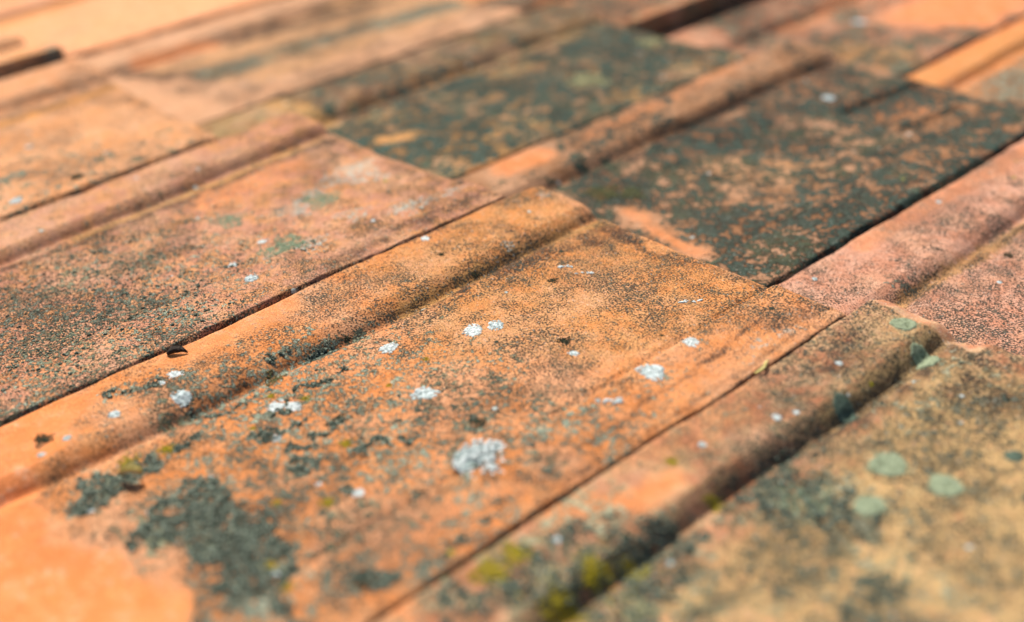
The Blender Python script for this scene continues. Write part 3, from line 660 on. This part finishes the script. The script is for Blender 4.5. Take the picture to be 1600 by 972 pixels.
def lip_gap(k, y, lip):
    """where this tile's margin ends beside the next tile's lip: an open joint of a few millimetres"""
    q = (k[0], k[1] + 1)
    if q not in TILES:
        return lip
    h = roll_height(q) + TILES[q]['z'] - TILES[k]['z'] - .0034 + (TILES[k]['u'] - TILES[q]['u']) * PITCH
    w = .0007 + .0020 * fbm(y * 30, y * 0 + k[1] * 3.7 + k[0], 61, 4)
    w = w - .0022 * sstep(-.16, -.02, y)
    if k == (1, -2):
        w = w * .3
    return lip - (1.30 if k == (1, 0) else 1.43) * max(h, 0) - np.clip(w, -.0010, .004)

def tile_height(k, x, y):
    """top surface of tile k above its pan plane; x from the roll's left edge, y <= 0 from the tail"""
    t = TILES[k]
    hr, a = roll_height(k), t['a']
    seed = (k[0] * 31 + k[1] * 7 + 300)
    aw = a + fbm(y * 14, x * 0 + seed, seed + 5, 3) * .004
    q = np.clip((x - aw * .80) / (aw * .20), 0, 1)
    z = hr * (1 - .10 * sstep(0, aw * .80, x)) * (1 - (q * .75 + .25 * q * q * (3 - 2 * q)))
    z = z - .0024 * np.exp(-((x - aw - .001) / .0030) ** 2)
    lip = neighbour_lip(k, y)
    panw = lip - MARGIN
    inner = np.clip((x - a) / (panw - a), 0, 1)
    z = z - .0010 * np.sin(np.pi * inner)
    z = z + .0034 * sstep(panw + .001, panw + .0055, x) - .0010 * np.exp(-((x - panw) / .0016) ** 2)
    cut = lip_gap(k, y, lip)
    z = z - (.0050 if k == (1, 0) else .013) * sstep(cut, cut + .0016, x)          # rebate that the next tile's roll hides
    z = z + .0010 * fbm(x * 9, y * 9, seed + 1, 3) + .00035 * fbm(x * 130, y * 130, seed + 2, 3)
    # worn left lip and tail edge
    r = .0028
    dl = np.clip(x, 0, r)
    z = z - (r - np.sqrt(np.maximum(r * r - (r - dl) ** 2, 0))) * .75
    rt = .0036 + .0022 * fbm(x * 60, x * 0, seed + 3, 3)
    dt = np.clip(-y, 0, rt)
    z = z - (rt - np.sqrt(np.maximum(rt * rt - (rt - dt) ** 2, 0)))
    if k == (1, 1):            # a flake has broken off the end of this roll
        edge = .016 + .007 * fbm(x * 90, y * 0 + 3.3, 77, 4) - .10 * np.clip(x - .036, 0, 1) - .25 * np.clip(.006 - x, 0, 1)
        cut = np.clip(edge + y, 0, 1)
        z = z - cut * .42 * (x < .062) * sstep(.062, .046, x) - .0009 * fbm(x * 300, y * 300, 12, 2) * (cut > 0)
    if k in ((1, -3), (3, -1)):            # the lip of these two stands up over the next roll
        z = z + (.0115 if k[0] == 1 else .021) * sstep(cut - .018, cut - .014, x) * (x < cut) * sstep(-.345, -.335, y)
    if k == (2, 0):            # two short interlocking ribs left standing near the broken tail
        for nm, wd, hh in (('rib_one', .006, .0035), ('rib_two', .0045, .0028)):
            (x0, y0), (x1, y1) = SPOTS[nm][1]
            L2 = (x1 - x0) ** 2 + (y1 - y0) ** 2
            q = ((x - x0) * (x1 - x0) + (y - y0) * (y1 - y0)) / L2
            dd = np.abs((x - x0) * (y1 - y0) - (y - y0) * (x1 - x0)) / math.sqrt(L2)
            z = z + hh * sstep(wd, wd * .6, dd) * sstep(-.06, .05, q) * sstep(1.05, .97, q)
    return z

CHAN = ['speck', 'crust', 'stain', 'bare', 'ochre', 'pale']  # stain also holds crease shade painted as dark colour

def seg_dist(px, py, pts):
    d = np.full(px.shape, 9.0)
    for (x0, y0), (x1, y1) in zip(pts[:-1], pts[1:]):
        dx, dy = x1 - x0, y1 - y0
        t = np.clip(((px - x0) * dx + (py - y0) * dy) / (dx * dx + dy * dy + 1e-12), 0, 1)
        d = np.minimum(d, np.hypot(px - x0 - t * dx, py - y0 - t * dy))
    return d

def in_poly(px, py, pts):
    ins = np.zeros(px.shape, bool)
    n = len(pts)
    for i in range(n):
        (x0, y0), (x1, y1) = pts[i], pts[(i + 1) % n]
        if y0 == y1:
            continue
        c = ((y0 > py) != (y1 > py)) & (px < (x1 - x0) * (py - y0) / (y1 - y0) + x0)
        ins ^= c
    return ins

def wear(k, x, y):
    """six densities of weathering and painted crease shade at local points of tile k"""
    seed = k[0] * 31 + k[1] * 7 + 900
    wx = x + .013 * fbm(x * 45, y * 45, seed, 5)
    wy = y + .013 * fbm(x * 45, y * 45, seed + 9, 5)
    tx = x + .004 * fbm(x * 90, y * 90, seed + 3, 4)       # narrow streaks wander less
    ty = y + .004 * fbm(x * 90, y * 90, seed + 6, 4)
    W_ = {c: np.zeros(x.shape) for c in CHAN}
    base = BASE_WEAR.get(k, (.45, .2, 0, 0, .1, .1))
    for c, b in zip(CHAN, base):
        W_[c] += b
    for ch, st, rad, soft, kind, pts in MARKS.get(k, []):
        if kind == 'stroke':
            m = 1 - sstep(rad - soft * .4, rad + soft, seg_dist(tx, ty, pts))
        else:
            sd = seg_dist(wx, wy, pts + pts[:1])
            sd = np.where(in_poly(wx, wy, pts), -sd, sd)
            m = 1 - sstep(-soft * .6, soft * .6, sd)
        W_[ch] = np.maximum(W_[ch], st * m) if ch in ('bare', 'ochre', 'pale') else 1 - (1 - W_[ch]) * (1 - np.clip(st * m, 0, 1))
        if ch == 'bare':
            for q in ('speck', 'crust', 'stain', 'pale'):
                if st > .5:
                    W_[q] = W_[q] * (1 - m * st)
    big, mid_ = fbm(x * 38, y * 38, seed + 21, 4), fbm(x * 120, y * 120, seed + 22, 4)
    W_['speck'] = W_['speck'] * (1 + .8 * big + .5 * mid_)
    W_['crust'] = W_['crust'] * (1 + (.65 if k[0] > 1 else .22) * fbm(x * 34, y * 34, seed + 23, 4) + .20 * fbm(x * 160, y * 160, seed + 24, 3))
    W_['stain'] = W_['stain'] * (1 + .5 * mid_)
    cut = lip_gap(k, y, neighbour_lip(k, y))
    W_['stain'] = np.maximum(W_['stain'], sstep(cut - .0012, cut + .0004, x))       # dirt packed in the joint
    W_['speck'] = np.maximum(W_['speck'], sstep(cut - .0012, cut + .0004, x))
    if k == (1, 1):
        chip = sstep(.0, .0015, .016 + .007 * fbm(x * 90, y * 0 + 3.3, 77, 4) - .10 * np.clip(x - .036, 0, 1) - .25 * np.clip(.006 - x, 0, 1) + y) * (x < .058)
        for q in ('speck', 'crust', 'stain'):
            W_[q] = W_[q] * (1 - .93 * chip)
        W_['ochre'] = np.maximum(W_['ochre'] * (1 - chip), 0)
        W_['pale'] = np.maximum(W_['pale'] * (1 - chip), chip * .45)
    return W_

BASE_WEAR = {          # speck, crust, stain, bare, ochre, pale on unmarked ground
    (1, 0): (.50, .15, 0, 0, .05, .12), (1, 1): (.60, .34, .08, 0, .15, .15), (1, -1): (.52, .30, 0, 0, .05, .18),
    (1, -2): (.36, .18, 0, .1, .1, .15), (1, -3): (.2, .1, 0, .3, .1, .1), (2, -3): (.12, .05, 0, .4, .1, .1),
    (2, -2): (.35, .15, .05, .1, .1, .1), (2, -1): (.35, .35, .1, 0, .1, 0), (2, 0): (.35, .3, .1, .1, .1, 0),
    (2, 1): (.7, .1, 0, 0, 0, .1), (3, 0): (.5, .3, .1, .1, .1, 0), (3, 1): (.4, .3, .1, .2, .1, 0), (3, -1): (.5, .4, .1, 0, .1, 0),
}
PINK1, PINK2 = (0.50, 0.225, 0.135), (0.60, 0.31, 0.20)
ORG1, ORG2 = (0.60, 0.215, 0.068), (0.63, 0.285, 0.118)
TAN1, TAN2 = (0.40, 0.22, 0.10), (0.52, 0.33, 0.17)
RED1, RED2 = (0.44, 0.165, 0.08), (0.52, 0.24, 0.135)
TILE_COLOUR = {
    (2, 2): (PINK1, ORG2), (3, 2): (ORG1, TAN2), (1, 2): (RED1, ORG2), (4, -1): (RED1, TAN2), (4, 1): (PINK1, PINK2), (4, -3): (PINK1, ORG2),
    (1, 0): (ORG1, ORG2), (1, 1): (RED1, TAN2), (1, -1): (PINK1, ORG2), (1, -2): ((.62, .27, .12), (.66, .345, .185)),
    (1, -3): ((.66, .30, .12), (.7, .38, .19)), (2, -3): ((.70, .285, .13), (.76, .40, .235)), (2, -2): ((.56, .28, .15), (.60, .34, .19)),
    (2, -1): ((.25, .13, .055), (.40, .27, .12)), (2, 0): ((.27, .125, .06), (.44, .23, .12)), (2, 1): ((.53, .235, .14), (.63, .335, .225)), (3, 0): (RED1, PINK2),
    (3, 1): (ORG1, ORG2), (3, -1): (RED1, TAN1),
}
CRUST = {(2, 0): ((0.006, 0.011, 0.009), (0.028, 0.052, 0.042)), (2, -1): ((0.005, 0.012, 0.011), (0.028, 0.060, 0.050)),
         (3, 0): ((0.035, 0.04, 0.03), (0.13, 0.14, 0.09)), (3, -1): ((0.03, 0.035, 0.03), (0.12, 0.13, 0.09))}
TILE_LABEL = {
    (1, 0): 'sharp orange tile in the middle, carrying the largest white lichen',
    (1, 1): 'tan and brown tile at lower right with green lichen discs and a chipped end',
    (1, -1): 'pinkish orange tile left of the middle with a large green lichen patch',
    (1, -2): 'pale orange tile at upper left with blurred blue-white dots',
    (1, -3): 'sliver of orange tile at the far left edge above a dark gap',
    (2, -3): 'clean pale orange tile in the top left corner',
    (2, -2): 'blurred pinkish tile at top left with an olive streak along its groove',
    (2, -1): 'very dark green-crusted tile at the top centre with a brown roll',
    (2, 0): 'dark green-crusted tile right of centre with a pink roll',
    (2, 1): 'pink tile densely peppered with dark specks at the right edge',
    (3, 0): 'blurred brown and pink tile at the top right beyond the dark tile',
    (3, 1): 'blurred tile with a bright orange roll at the right top edge',
    (3, -1): 'dark blurred tile end at the top centre edge',
}
FINE = {(1, 0): .0013, (1, 1): .0014, (1, -1): .0016, (2, 1): .0016, (2, 0): .002, (2, -1): .0022, (1, -3): .0015, (3, -1): .0016}

def build_tile(k):
    t = TILES[k]
    res = FINE.get(k, .003 if k[0] in (1, 2, 3) and -4 < k[1] < 2 else .006)
    tw = float(np.max(neighbour_lip(k, np.array([0.0, -LENGTH])))) + .022
    nx, ny = int(tw / res), int(LENGTH / res)
    xs = np.linspace(0, 1, nx) ** 1.0 * tw
    ys = -(np.linspace(0, 1, ny) * LENGTH)
    ys[1] = -.0006; ys[2] = -.0014
    X, Y = np.meshgrid(xs, ys)
    X, Y = X.ravel(), Y.ravel()
    Z = tile_height(k, X, Y)
    seed = k[0] * 31 + k[1] * 7
    # the tail is not quite straight, the lip not quite even
    Yo = Y + (.0016 * fbm(X * 26, X * 0 + seed, seed + 40, 4)) * np.exp(Y / .02) - SKEW * X
    Xo = X + .0030 * fbm(Y * 30, Y * 0 + seed, seed + 41, 4) * np.exp(-X / .015)
    n = nx * ny
    verts = np.stack([Xo, Yo, Z], 1)
    i = np.arange(nx - 1)
    quads = []
    for j in range(ny - 1):
        r0 = j * nx + i
        quads.append(np.stack([r0, r0 + nx, r0 + nx + 1, r0 + 1], 1))
    quads = np.concatenate(quads)
    hr, a = roll_height(k), t['a']
    bx = [0.0, a * .55, a + .002, tw]
    bz = [hr - .0105, hr - .0105, -THICK, -THICK]
    bot = [(x, y - SKEW * x, z) for y in (-.005, -LENGTH) for x, z in zip(bx, bz)]
    verts = [tuple(v) for v in verts] + bot
    faces = [tuple(q) for q in quads.tolist()]
    nq = len(faces)
    for q in range(3):
        faces.append((n + q, n + 4 + q, n + 5 + q, n + 1 + q)[::-1])
    faces.append(tuple(range(nx)) + (n + 3, n + 2, n + 1, n))                                   # tail face
    hb = (ny - 1) * nx
    faces.append(tuple(hb + q for q in reversed(range(nx))) + (n + 4, n + 5, n + 6, n + 7))   # head face
    faces.append(tuple(j * nx for j in reversed(range(ny))) + (n, n + 4))                       # left lip
    faces.append(tuple(j * nx + nx - 1 for j in range(ny)) + (n + 7, n + 3))                    # right edge
    me = bpy.data.meshes.new('roof_tile')
    me.from_pydata(verts, [], faces)
    sm = np.zeros(len(faces), bool); sm[:nq] = True
    me.polygons.foreach_set('use_smooth', sm)
    Wd = wear(k, X, Y)
    for nm, ch in (('wear_a', CHAN[:3]), ('wear_b', CHAN[3:])):
        at = me.attributes.new(nm, 'FLOAT_COLOR', 'POINT')
        d = np.zeros((len(verts), 4)); d[:, 3] = 1
        for q, c in enumerate(ch):
            d[:n, q] = np.clip(Wd[c], 0, 1)
            d[n:, q] = .3 if nm == 'wear_a' and q == 2 else 0
        at.data.foreach_set('color', d.ravel().astype(np.float32))
    c1, c2 = TILE_COLOUR.get(k, (ORG1, ORG2))
    kw = {}
    if k in CRUST:
        kw = dict(crust1=CRUST[k][0], crust2=CRUST[k][1], coarse=.85)
    if k == (1, 1):
        kw = dict(ochre=(0.54, 0.36, 0.155), coarse=.3, crust1=(0.055, 0.052, 0.030), crust2=(0.235, 0.225, 0.145))
    if k == (1, 0):
        kw = dict(coarse=.25)
    if k in ((2, -3), (1, -2), (1, -3)):
        kw = dict(coarse=.6, bare=(0.76, 0.31, 0.125), ochre=(.66, .28, .07))
    me.materials.append(clay_material('weathered_clay', c1, c2, seed=seed + 1000, **kw))
    me.update()
    o = bpy.data.objects.new('roof_tile', me)
    C.objects.link(o)
    o.parent = roof
    o.matrix_local = tile_matrix(k)
    if k in TILE_LABEL:
        o['label'] = TILE_LABEL[k]
    return o

for k in TILES:
    build_tile(k)

# battens and boarding that carry the tiles, hidden below them
def box(name, x0, x1, y0, y1, z0, z1, mat, parent):
    v = [(x, y, z) for z in (z0, z1) for y in (y0, y1) for x in (x0, x1)]
    f = [(0, 2, 3, 1), (4, 5, 7, 6), (0, 1, 5, 4), (2, 6, 7, 3), (0, 4, 6, 2), (1, 3, 7, 5)]
    return link_mesh(name, v, f, mat, parent, smooth=False)
box('roof_boarding', -1.4, .80, -.95, 1.40, -.075, -.055, GM['wood'], roof)
for j in range(6):
    y = -.80 + j * COURSE
    box('batten', -1.4, .80, y, y + .04, -.0545, -.03, GM['wood'], roof)

# ---------------------------------------------------------------- growths on the tiles
def unit_blob(nu=8, nv=5):
    """low dome: verts on a flattened half ball plus a skirt that sinks below the surface"""
    v, f = [(0, 0, 1)], []
    for j in range(1, nv + 1):
        th = j / nv * math.radians(112)
        for i in range(nu):
            ph = 2 * math.pi * i / nu
            v.append((math.sin(th) * math.cos(ph), math.sin(th) * math.sin(ph), math.cos(th)))
    for i in range(nu):
        f.append((0, 1 + i, 1 + (i + 1) % nu))
    for j in range(nv - 1):
        for i in range(nu):
            a, b = 1 + j * nu + i, 1 + j * nu + (i + 1) % nu
            f.append((a, a + nu, b + nu, b))
    return np.array(v), f
BLOB_V, BLOB_F = unit_blob()
GRAN_V, GRAN_F = unit_blob(5, 2)

class Mesh:
    def __init__(self): self.v, self.f, self.n = [], [], 0
    def add(self, V, F):
        self.v.append(np.asarray(V)); self.f += [tuple(i + self.n for i in q) for q in F]; self.n += len(V)
    def lobe(self, rs, x, y, z, rx, ry, rz, rot, jit=.12, V=None, F=None):
        V = (BLOB_V if V is None else V).copy(); F = F or BLOB_F
        s = 1 + jit * np.array([rs.uniform(-1, 1) for _ in range(len(V))])
        V = V * s[:, None] * np.array([rx, ry, rz])
        c, sn = math.cos(rot), math.sin(rot)
        V = np.stack([V[:, 0] * c - V[:, 1] * sn + x, V[:, 0] * sn + V[:, 1] * c + y, V[:, 2] + z], 1)
        self.add(V, F)
    def build(self, name, mat, parent=None):
        return link_mesh(name, np.concatenate(self.v), self.f, mat, parent)

def place(o, k, x, y, lift=0.0):
    z = float(tile_height(k, np.array([x]), np.array([y]))[0])
    e = .003
    zx = float(tile_height(k, np.array([x + e]), np.array([y]))[0] - tile_height(k, np.array([x - e]), np.array([y]))[0]) / (2 * e)
    zx = max(-.35, min(.35, zx))
    o.matrix_world = G @ tile_matrix(k) @ Matrix.Translation((x, y - SKEW * x, z + lift)) @ Matrix.Rotation(-math.atan(zx), 4, 'Y')

def drape(o, k, x, y):
    """lay a flat growth over the relief of the tile it grows on"""
    me = o.data
    co = np.empty(len(me.vertices) * 3)
    me.vertices.foreach_get('co', co)
    co = co.reshape(-1, 3)
    z0 = float(tile_height(k, np.array([x]), np.array([y]))[0])
    co[:, 2] += np.clip(tile_height(k, x + co[:, 0], np.minimum(y + co[:, 1], -.0005)) - z0, -.012, .012)
    me.vertices.foreach_set('co', co.ravel())
    me.update()
    o.matrix_world = G @ tile_matrix(k) @ Matrix.Translation((x, y - SKEW * x, z0))

def rosette(m, rs, R, rings=(1.0, .62, .28), h=.10, hole=False, tooth=1.0, sx=1.0):
    """overlapping lobes in rings round a middle, ragged outline"""
    ph = rs.uniform(0, 6)
    disc(m, rs, R * .66, R * h * .45, n=18, irregular=.16)
    for q, rr in enumerate(rings):
        n = max(6, int((24 if R > .005 else 14) * rr + 2))
        for i in range(n):
            if rs.random() < .10:
                continue
            an = 2 * math.pi * (i + rs.uniform(-.3, .3)) / n + ph
            wob = 1 + .20 * math.sin(2 * an + ph) + .12 * math.sin(3 * an + 2 * ph)
            r = R * rr * wob * rs.uniform(.80, 1.02) * .80
            l = R * rs.uniform(.09, .19)
            m.lobe(rs, r * math.cos(an) * sx, r * math.sin(an), R * h * (.0 + .35 * q * (0 if hole else 1)) * rs.uniform(.5, 1.3), l * 1.15, l * rs.uniform(.6, .9), R * h * rs.uniform(.9, 1.7), an, .14)
    if not hole:
        for i in range(3):
            m.lobe(rs, rs.uniform(-.1, .1) * R, rs.uniform(-.1, .1) * R, 0, R * .3, R * .25, R * h * 2, rs.uniform(0, 6))

def disc(m, rs, R, h, n=26, rings=7, irregular=.10):
    v = [(0, 0, h)]
    ph = [rs.uniform(0, 6.28) for _ in range(4)]
    prof = [(.16, 1.02), (.34, .95), (.52, 1.0), (.70, 1.08), (.86, 1.12), (.97, .8), (1.03, -.4)]
    for fr, hz in prof:
        for i in range(n):
            an = 2 * math.pi * i / n
            w = 1 + irregular * (math.sin(2 * an + ph[0]) * .6 + math.sin(3 * an + ph[1]) * .5 + math.sin(7 * an + ph[2]) * .35 + rs.uniform(-.3, .3) * fr)
            v.append((R * fr * w * math.cos(an), R * fr * w * math.sin(an), h * hz * (1 + rs.uniform(-.22, .22))))
    f = [(0, 1 + i, 1 + (i + 1) % n) for i in range(n)]
    for j in range(len(prof) - 1):
        for i in range(n):
            a, b = 1 + j * n + i, 1 + j * n + (i + 1) % n
            f.append((a, a + n, b + n, b))
    m.add(v, f)

def scatter_grains(m, rs, R, count, g0, g1, h=1.0, power=.6, sx=1.0, V=GRAN_V, F=GRAN_F):
    for _ in range(count):
        an, r = rs.uniform(0, 6.283), R * rs.random() ** power
        w = 1 + .25 * math.sin(3 * an + R * 900) + .18 * math.sin(5 * an)
        g = rs.uniform(g0, g1)
        m.lobe(rs, r * w * math.cos(an) * sx, r * w * math.sin(an), 0, g, g * rs.uniform(.7, 1), g * h * rs.uniform(.7, 1.5), rs.uniform(0, 6), .2, V, F)

CATEGORY = {'tuft': 'moss', 'olive': 'moss', 'moss': 'moss', 'mosspale': 'moss'}
NAME = {'big': 'lichen_rosette', 'rosette': 'lichen_rosette', 'split': 'lichen_rosette', 'ragged': 'lichen_rosette', 'bluish': 'lichen_dot',
        'flatpale': 'lichen_film', 'flatdark': 'lichen_film', 'tuft': 'moss_tuft', 'olive': 'moss_tuft', 'moss': 'moss_cushion',
        'mosspale': 'moss_cushion', 'disc': 'lichen_disc', 'discdark': 'lichen_disc', 'discfaint': 'lichen_film', 'green': 'lichen_film'}
for gi, (k, kind, x, y, R, label, group) in enumerate(GROWTHS):
    rs = random.Random(gi * 7 + 3)
    m = Mesh()
    if kind == 'big':
        R = R * 1.1
        root = bpy.data.objects.new('lichen_rosette', None)
        C.objects.link(root)
        z0 = float(np.mean(tile_height(k, x + R * np.array([0, .6, -.6, 0, 0]), y + R * np.array([0, 0, 0, .6, -.6]))))
        root.matrix_world = G @ tile_matrix(k) @ Matrix.Translation((x, y - SKEW * x, z0))
        base = Mesh()
        disc(base, rs, R * .90, R * .035, irregular=.12)
        base.build('thallus', GM['thallus'], root)
        for rr, n, zz in ((.92, 30, .01), (.74, 25, .035), (.54, 18, .06), (.34, 12, .075), (.14, 5, .085)):
            for i in range(n):
                if rs.random() < (.05 if rr > .8 else .12):
                    continue
                an = 2 * math.pi * (i + rs.uniform(-.35, .35)) / n
                wob = 1 + .17 * math.cos(2 * (an - 2.43)) + .08 * math.sin(5 * an)
                r = R * rr * wob * rs.uniform(.92, 1.06)
                if abs(math.remainder(an - 4.4, 6.283)) < .5 and .2 < rr < .6:
                    continue                                  # darker worn hollow
                l = R * rs.uniform(.06, .11)
                q = Mesh()
                q.lobe(rs, 0, 0, 0, l * 1.3, l * .9, l * .55, an, .16)
                for w_ in (-.8, .8):
                    if rs.random() < .75:
                        q.lobe(rs, l * math.cos(an + w_), l * math.sin(an + w_), -l * .05, l * .6, l * .5, l * .42, an, .18)
                lo_ = q.build('lobe', GM['white'] if rs.random() < .6 else GM['bluish'], root)
                lo_.location = (r * math.cos(an), r * math.sin(an), R * zz * rs.uniform(.4, 1.3))
        tag(root, label, 'lichen', group)
        continue
    if kind == 'rosette':
        rosette(m, rs, R * 1.12, h=.04, hole=(gi % 3 == 1))
        mat = 'white' if gi % 2 else 'bluish'
    elif kind == 'split':
        for s_ in (-1, 1):
            mm = Mesh(); rosette(mm, rs, R * .55, h=.05, hole=True)
            for V in mm.v: V[:, 0] += s_ * R * .42 * .76; V[:, 1] += s_ * R * .42 * .65
            m.v += mm.v; m.f += [tuple(i + m.n for i in f) for f in mm.f]; m.n += mm.n
        mat = 'white'
    elif kind == 'ragged':
        for q in range(9):
            t_ = rs.uniform(-1, 1)
            l = R * rs.uniform(.10, .20)
            m.lobe(rs, t_ * R * .76 + rs.uniform(-.15, .15) * R, t_ * R * .65 + rs.uniform(-.2, .2) * R, 0, l * 1.4, l * .7, l * .5, rs.uniform(0, 6), .2)
        mat = 'bluish' if gi % 2 else 'white'
    elif kind == 'bluish':
        rosette(m, rs, R, rings=(.85, .4), h=.06)
        mat = 'bluish'
    elif kind == 'flatpale':
        scatter_grains(m, rs, R, 130, R * .035, R * .10, .22, .55)
        mat = 'palefilm'
    elif kind == 'green':
        scatter_grains(m, rs, R, 650, R * .02, R * .075, .22, .62)
        mat = 'greenfilm'
    elif kind == 'flatdark':
        scatter_grains(m, rs, R, 240, R * .05, R * .11, .18, .55)
        mat = 'browngrey'
    elif kind == 'tuft':
        scatter_grains(m, rs, R * .95, 190, R * .05, R * .13, .8, .62)
        mat = 'dark'
    elif kind == 'olive':
        scatter_grains(m, rs, R, 210, R * .05, R * .12, .7, .6)
        mat = 'olive'
    elif kind == 'moss':
        if k == (1, 1):
            R = R * 1.35
        scatter_grains(m, rs, R * 1.1, 200, R * .05, R * .15, .9, .7)
        scatter_grains(m, rs, R * (3.0 if k == (1, 1) else 2.0), 150, R * .03, R * .09, .8, .6)
        mat = 'yellow'
    elif kind == 'mosspale':
        scatter_grains(m, rs, R, 220, R * .05, R * .13, .45, .55)
        mat = 'paleyellow'
    elif kind in ('disc', 'discdark'):
        disc(m, rs, R * .86, .00045, n=34, irregular=.10)
        scatter_grains(m, rs, R * .92, 420, R * .025, R * .075, .30, .5)
        mat = 'sage' if kind == 'disc' else 'sagedark'
    else:
        scatter_grains(m, rs, R, 300, R * .03, R * .08, .25, .55)
        mat = 'greenfilm'
    o = m.build(NAME[kind], GM[mat])
    drape(o, k, x, y)
    tag(o, label, CATEGORY.get(kind, 'lichen'), group)

# grains of the dark crust where it stands proud of the clay
def crust_grains(k, count, seed, thr, g0, g1, label, only=None):
    rng = np.random.default_rng(seed)
    x = rng.uniform(0, WIDTH - .004, count * 14)
    y = -rng.uniform(.004, .40, count * 14)
    d = wear(k, x, y)
    pick = (d['crust'] + .30 * fbm(x * 160, y * 160, 5, 3) + .25 * fbm(x * 45, y * 45, 8, 3) > thr) & (d['bare'] < .5)
    x, y = x[pick][:count], y[pick][:count]
    z = tile_height(k, x, y)
    n = len(x)
    g = rng.uniform(g0, g1, n) * (1 + (rng.random(n) > .93) * .8)
    V = GRAN_V[None] * (1 + .25 * rng.uniform(-1, 1, (n, len(GRAN_V), 1))) * g[:, None, None] * np.array([1, 1, .55])
    V = V + np.stack([x, y - SKEW * x, z - g * .05], 1)[:, None, :]
    F = []
    nv = len(GRAN_V)
    for i in range(n):
        F += [tuple(q + i * nv for q in f) for f in GRAN_F]
    o = link_mesh('crust_grains', V.reshape(-1, 3), F, GM['grey'], None)
    o.matrix_world = G @ tile_matrix(k)
    tag(o, label, 'crust', None, 'stuff')
crust_grains((1, 0), 7000, 4, .82, .0004, .0011, 'grey-green crust of tiny grains spreading over the lower left of the orange tile')
crust_grains((1, 1), 2500, 5, .74, .0005, .0012, 'grey-green crust grains on the lower roll of the tan tile')
crust_grains((1, -1), 3500, 6, .52, .0003, .0008, 'grey-green crust grains peppering the lower left of the pinkish tile')

# ---------------------------------------------------------------- loose bits
k, ((x0, y0), (x1, y1)) = SPOTS['clay_flake']
m = Mesh()
R = math.hypot(x1 - x0, y1 - y0) * .55
out_ = [(-1, -.1), (-.55, .45), (.1, .5), (.55, .28), (1.05, .02), (.5, -.1), (-.2, -.22), (-.7, -.35)]
top = [(a * R, b * R, .0012 + .0022 * (1 - abs(a)) + (.0012 if b > .2 else 0)) for a, b in out_]
bot = [(a * R * .96, b * R * .96, z - .0011) for (a, b), (_, _, z) in zip(out_, top)]
n = len(top)
m.add(top + bot, [tuple(range(n)), tuple(reversed(range(n, 2 * n)))] + [(i, n + i, n + (i + 1) % n, (i + 1) % n) for i in range(n)])
o = m.build('clay_flake', GM['flake'])
place(o, k, max((x0 + x1) / 2, .004), (y0 + y1) / 2)
o.matrix_world = o.matrix_world @ Matrix.Rotation(.87, 4, 'Z')
tag(o, 'small dark lifted flake on the left edge of the orange tile roll', 'flake')

k, pts = SPOTS['grass_blade']
(x0, y0), (x1, y1) = pts[0], pts[-1]
z0 = float(tile_height(k, np.array([.003]), np.array([(y0 + y1) / 2]))[0])
V, F = [], []
nseg = 14
Ln = math.hypot(x1 - x0, y1 - y0)
for i in range(nseg + 1):
    t_ = i / nseg
    w = .00085 * math.sin(math.pi * min(1, .12 + .86 * t_)) + .0001
    cx = .0012 * math.sin(t_ * 5) ; cz = .0010 + .0009 * math.sin(math.pi * t_)
    for dx, dz in ((-w, .0003), (0, 0), (w, .0003), (0, -.0003)):
        V.append((cx + dx, (t_ - .5) * Ln, cz + dz))
for i in range(nseg):
    for q in range(4):
        a, b = i * 4 + q, i * 4 + (q + 1) % 4
        F.append((a, b, b + 4, a + 4))
F += [(3, 2, 1, 0), tuple(nseg * 4 + q for q in range(4))]
o = link_mesh('grass_blade', V, F, GM['straw'])
o.matrix_world = G @ tile_matrix(k) @ Matrix.Translation((.0015, (y0 + y1) / 2, z0)) @ Matrix.Rotation(.05, 4, 'Z')
tag(o, 'dry straw-coloured blade caught in the crease between the orange and tan tiles', 'grass blade')

k, ((x0, y0), (x1, y1)) = SPOTS['petal']
V, F = [], []
Ln = math.hypot(x1 - x0, y1 - y0)
nu, nv = 12, 6
for i in range(nu + 1):
    t_ = i / nu
    w = Ln * .24 * math.sin(math.pi * min(1, .06 + .90 * t_)) ** .7
    for j in range(nv + 1):
        q = j / nv * 2 - 1
        V.append(((t_ - .5) * Ln, q * w, .0015 + .003 * q * q + .002 * math.sin(t_ * 3)))
for i in range(nu):
    for j in range(nv):
        a = i * (nv + 1) + j
        F.append((a, a + nv + 1, a + nv + 2, a + 1))
nb = len(V)
V += [(x, y, z - .0004) for x, y, z in V]
F += [tuple(q + nb for q in reversed(f)) for f in F]
o = link_mesh('petal', V, F, GM['cream'])
place(o, k, (x0 + x1) / 2, (y0 + y1) / 2, .001)
o.matrix_world = o.matrix_world @ Matrix.Rotation(.75, 4, 'Z')
tag(o, 'pale cream fallen petal lying in the groove by the dark mossy patch', 'petal')
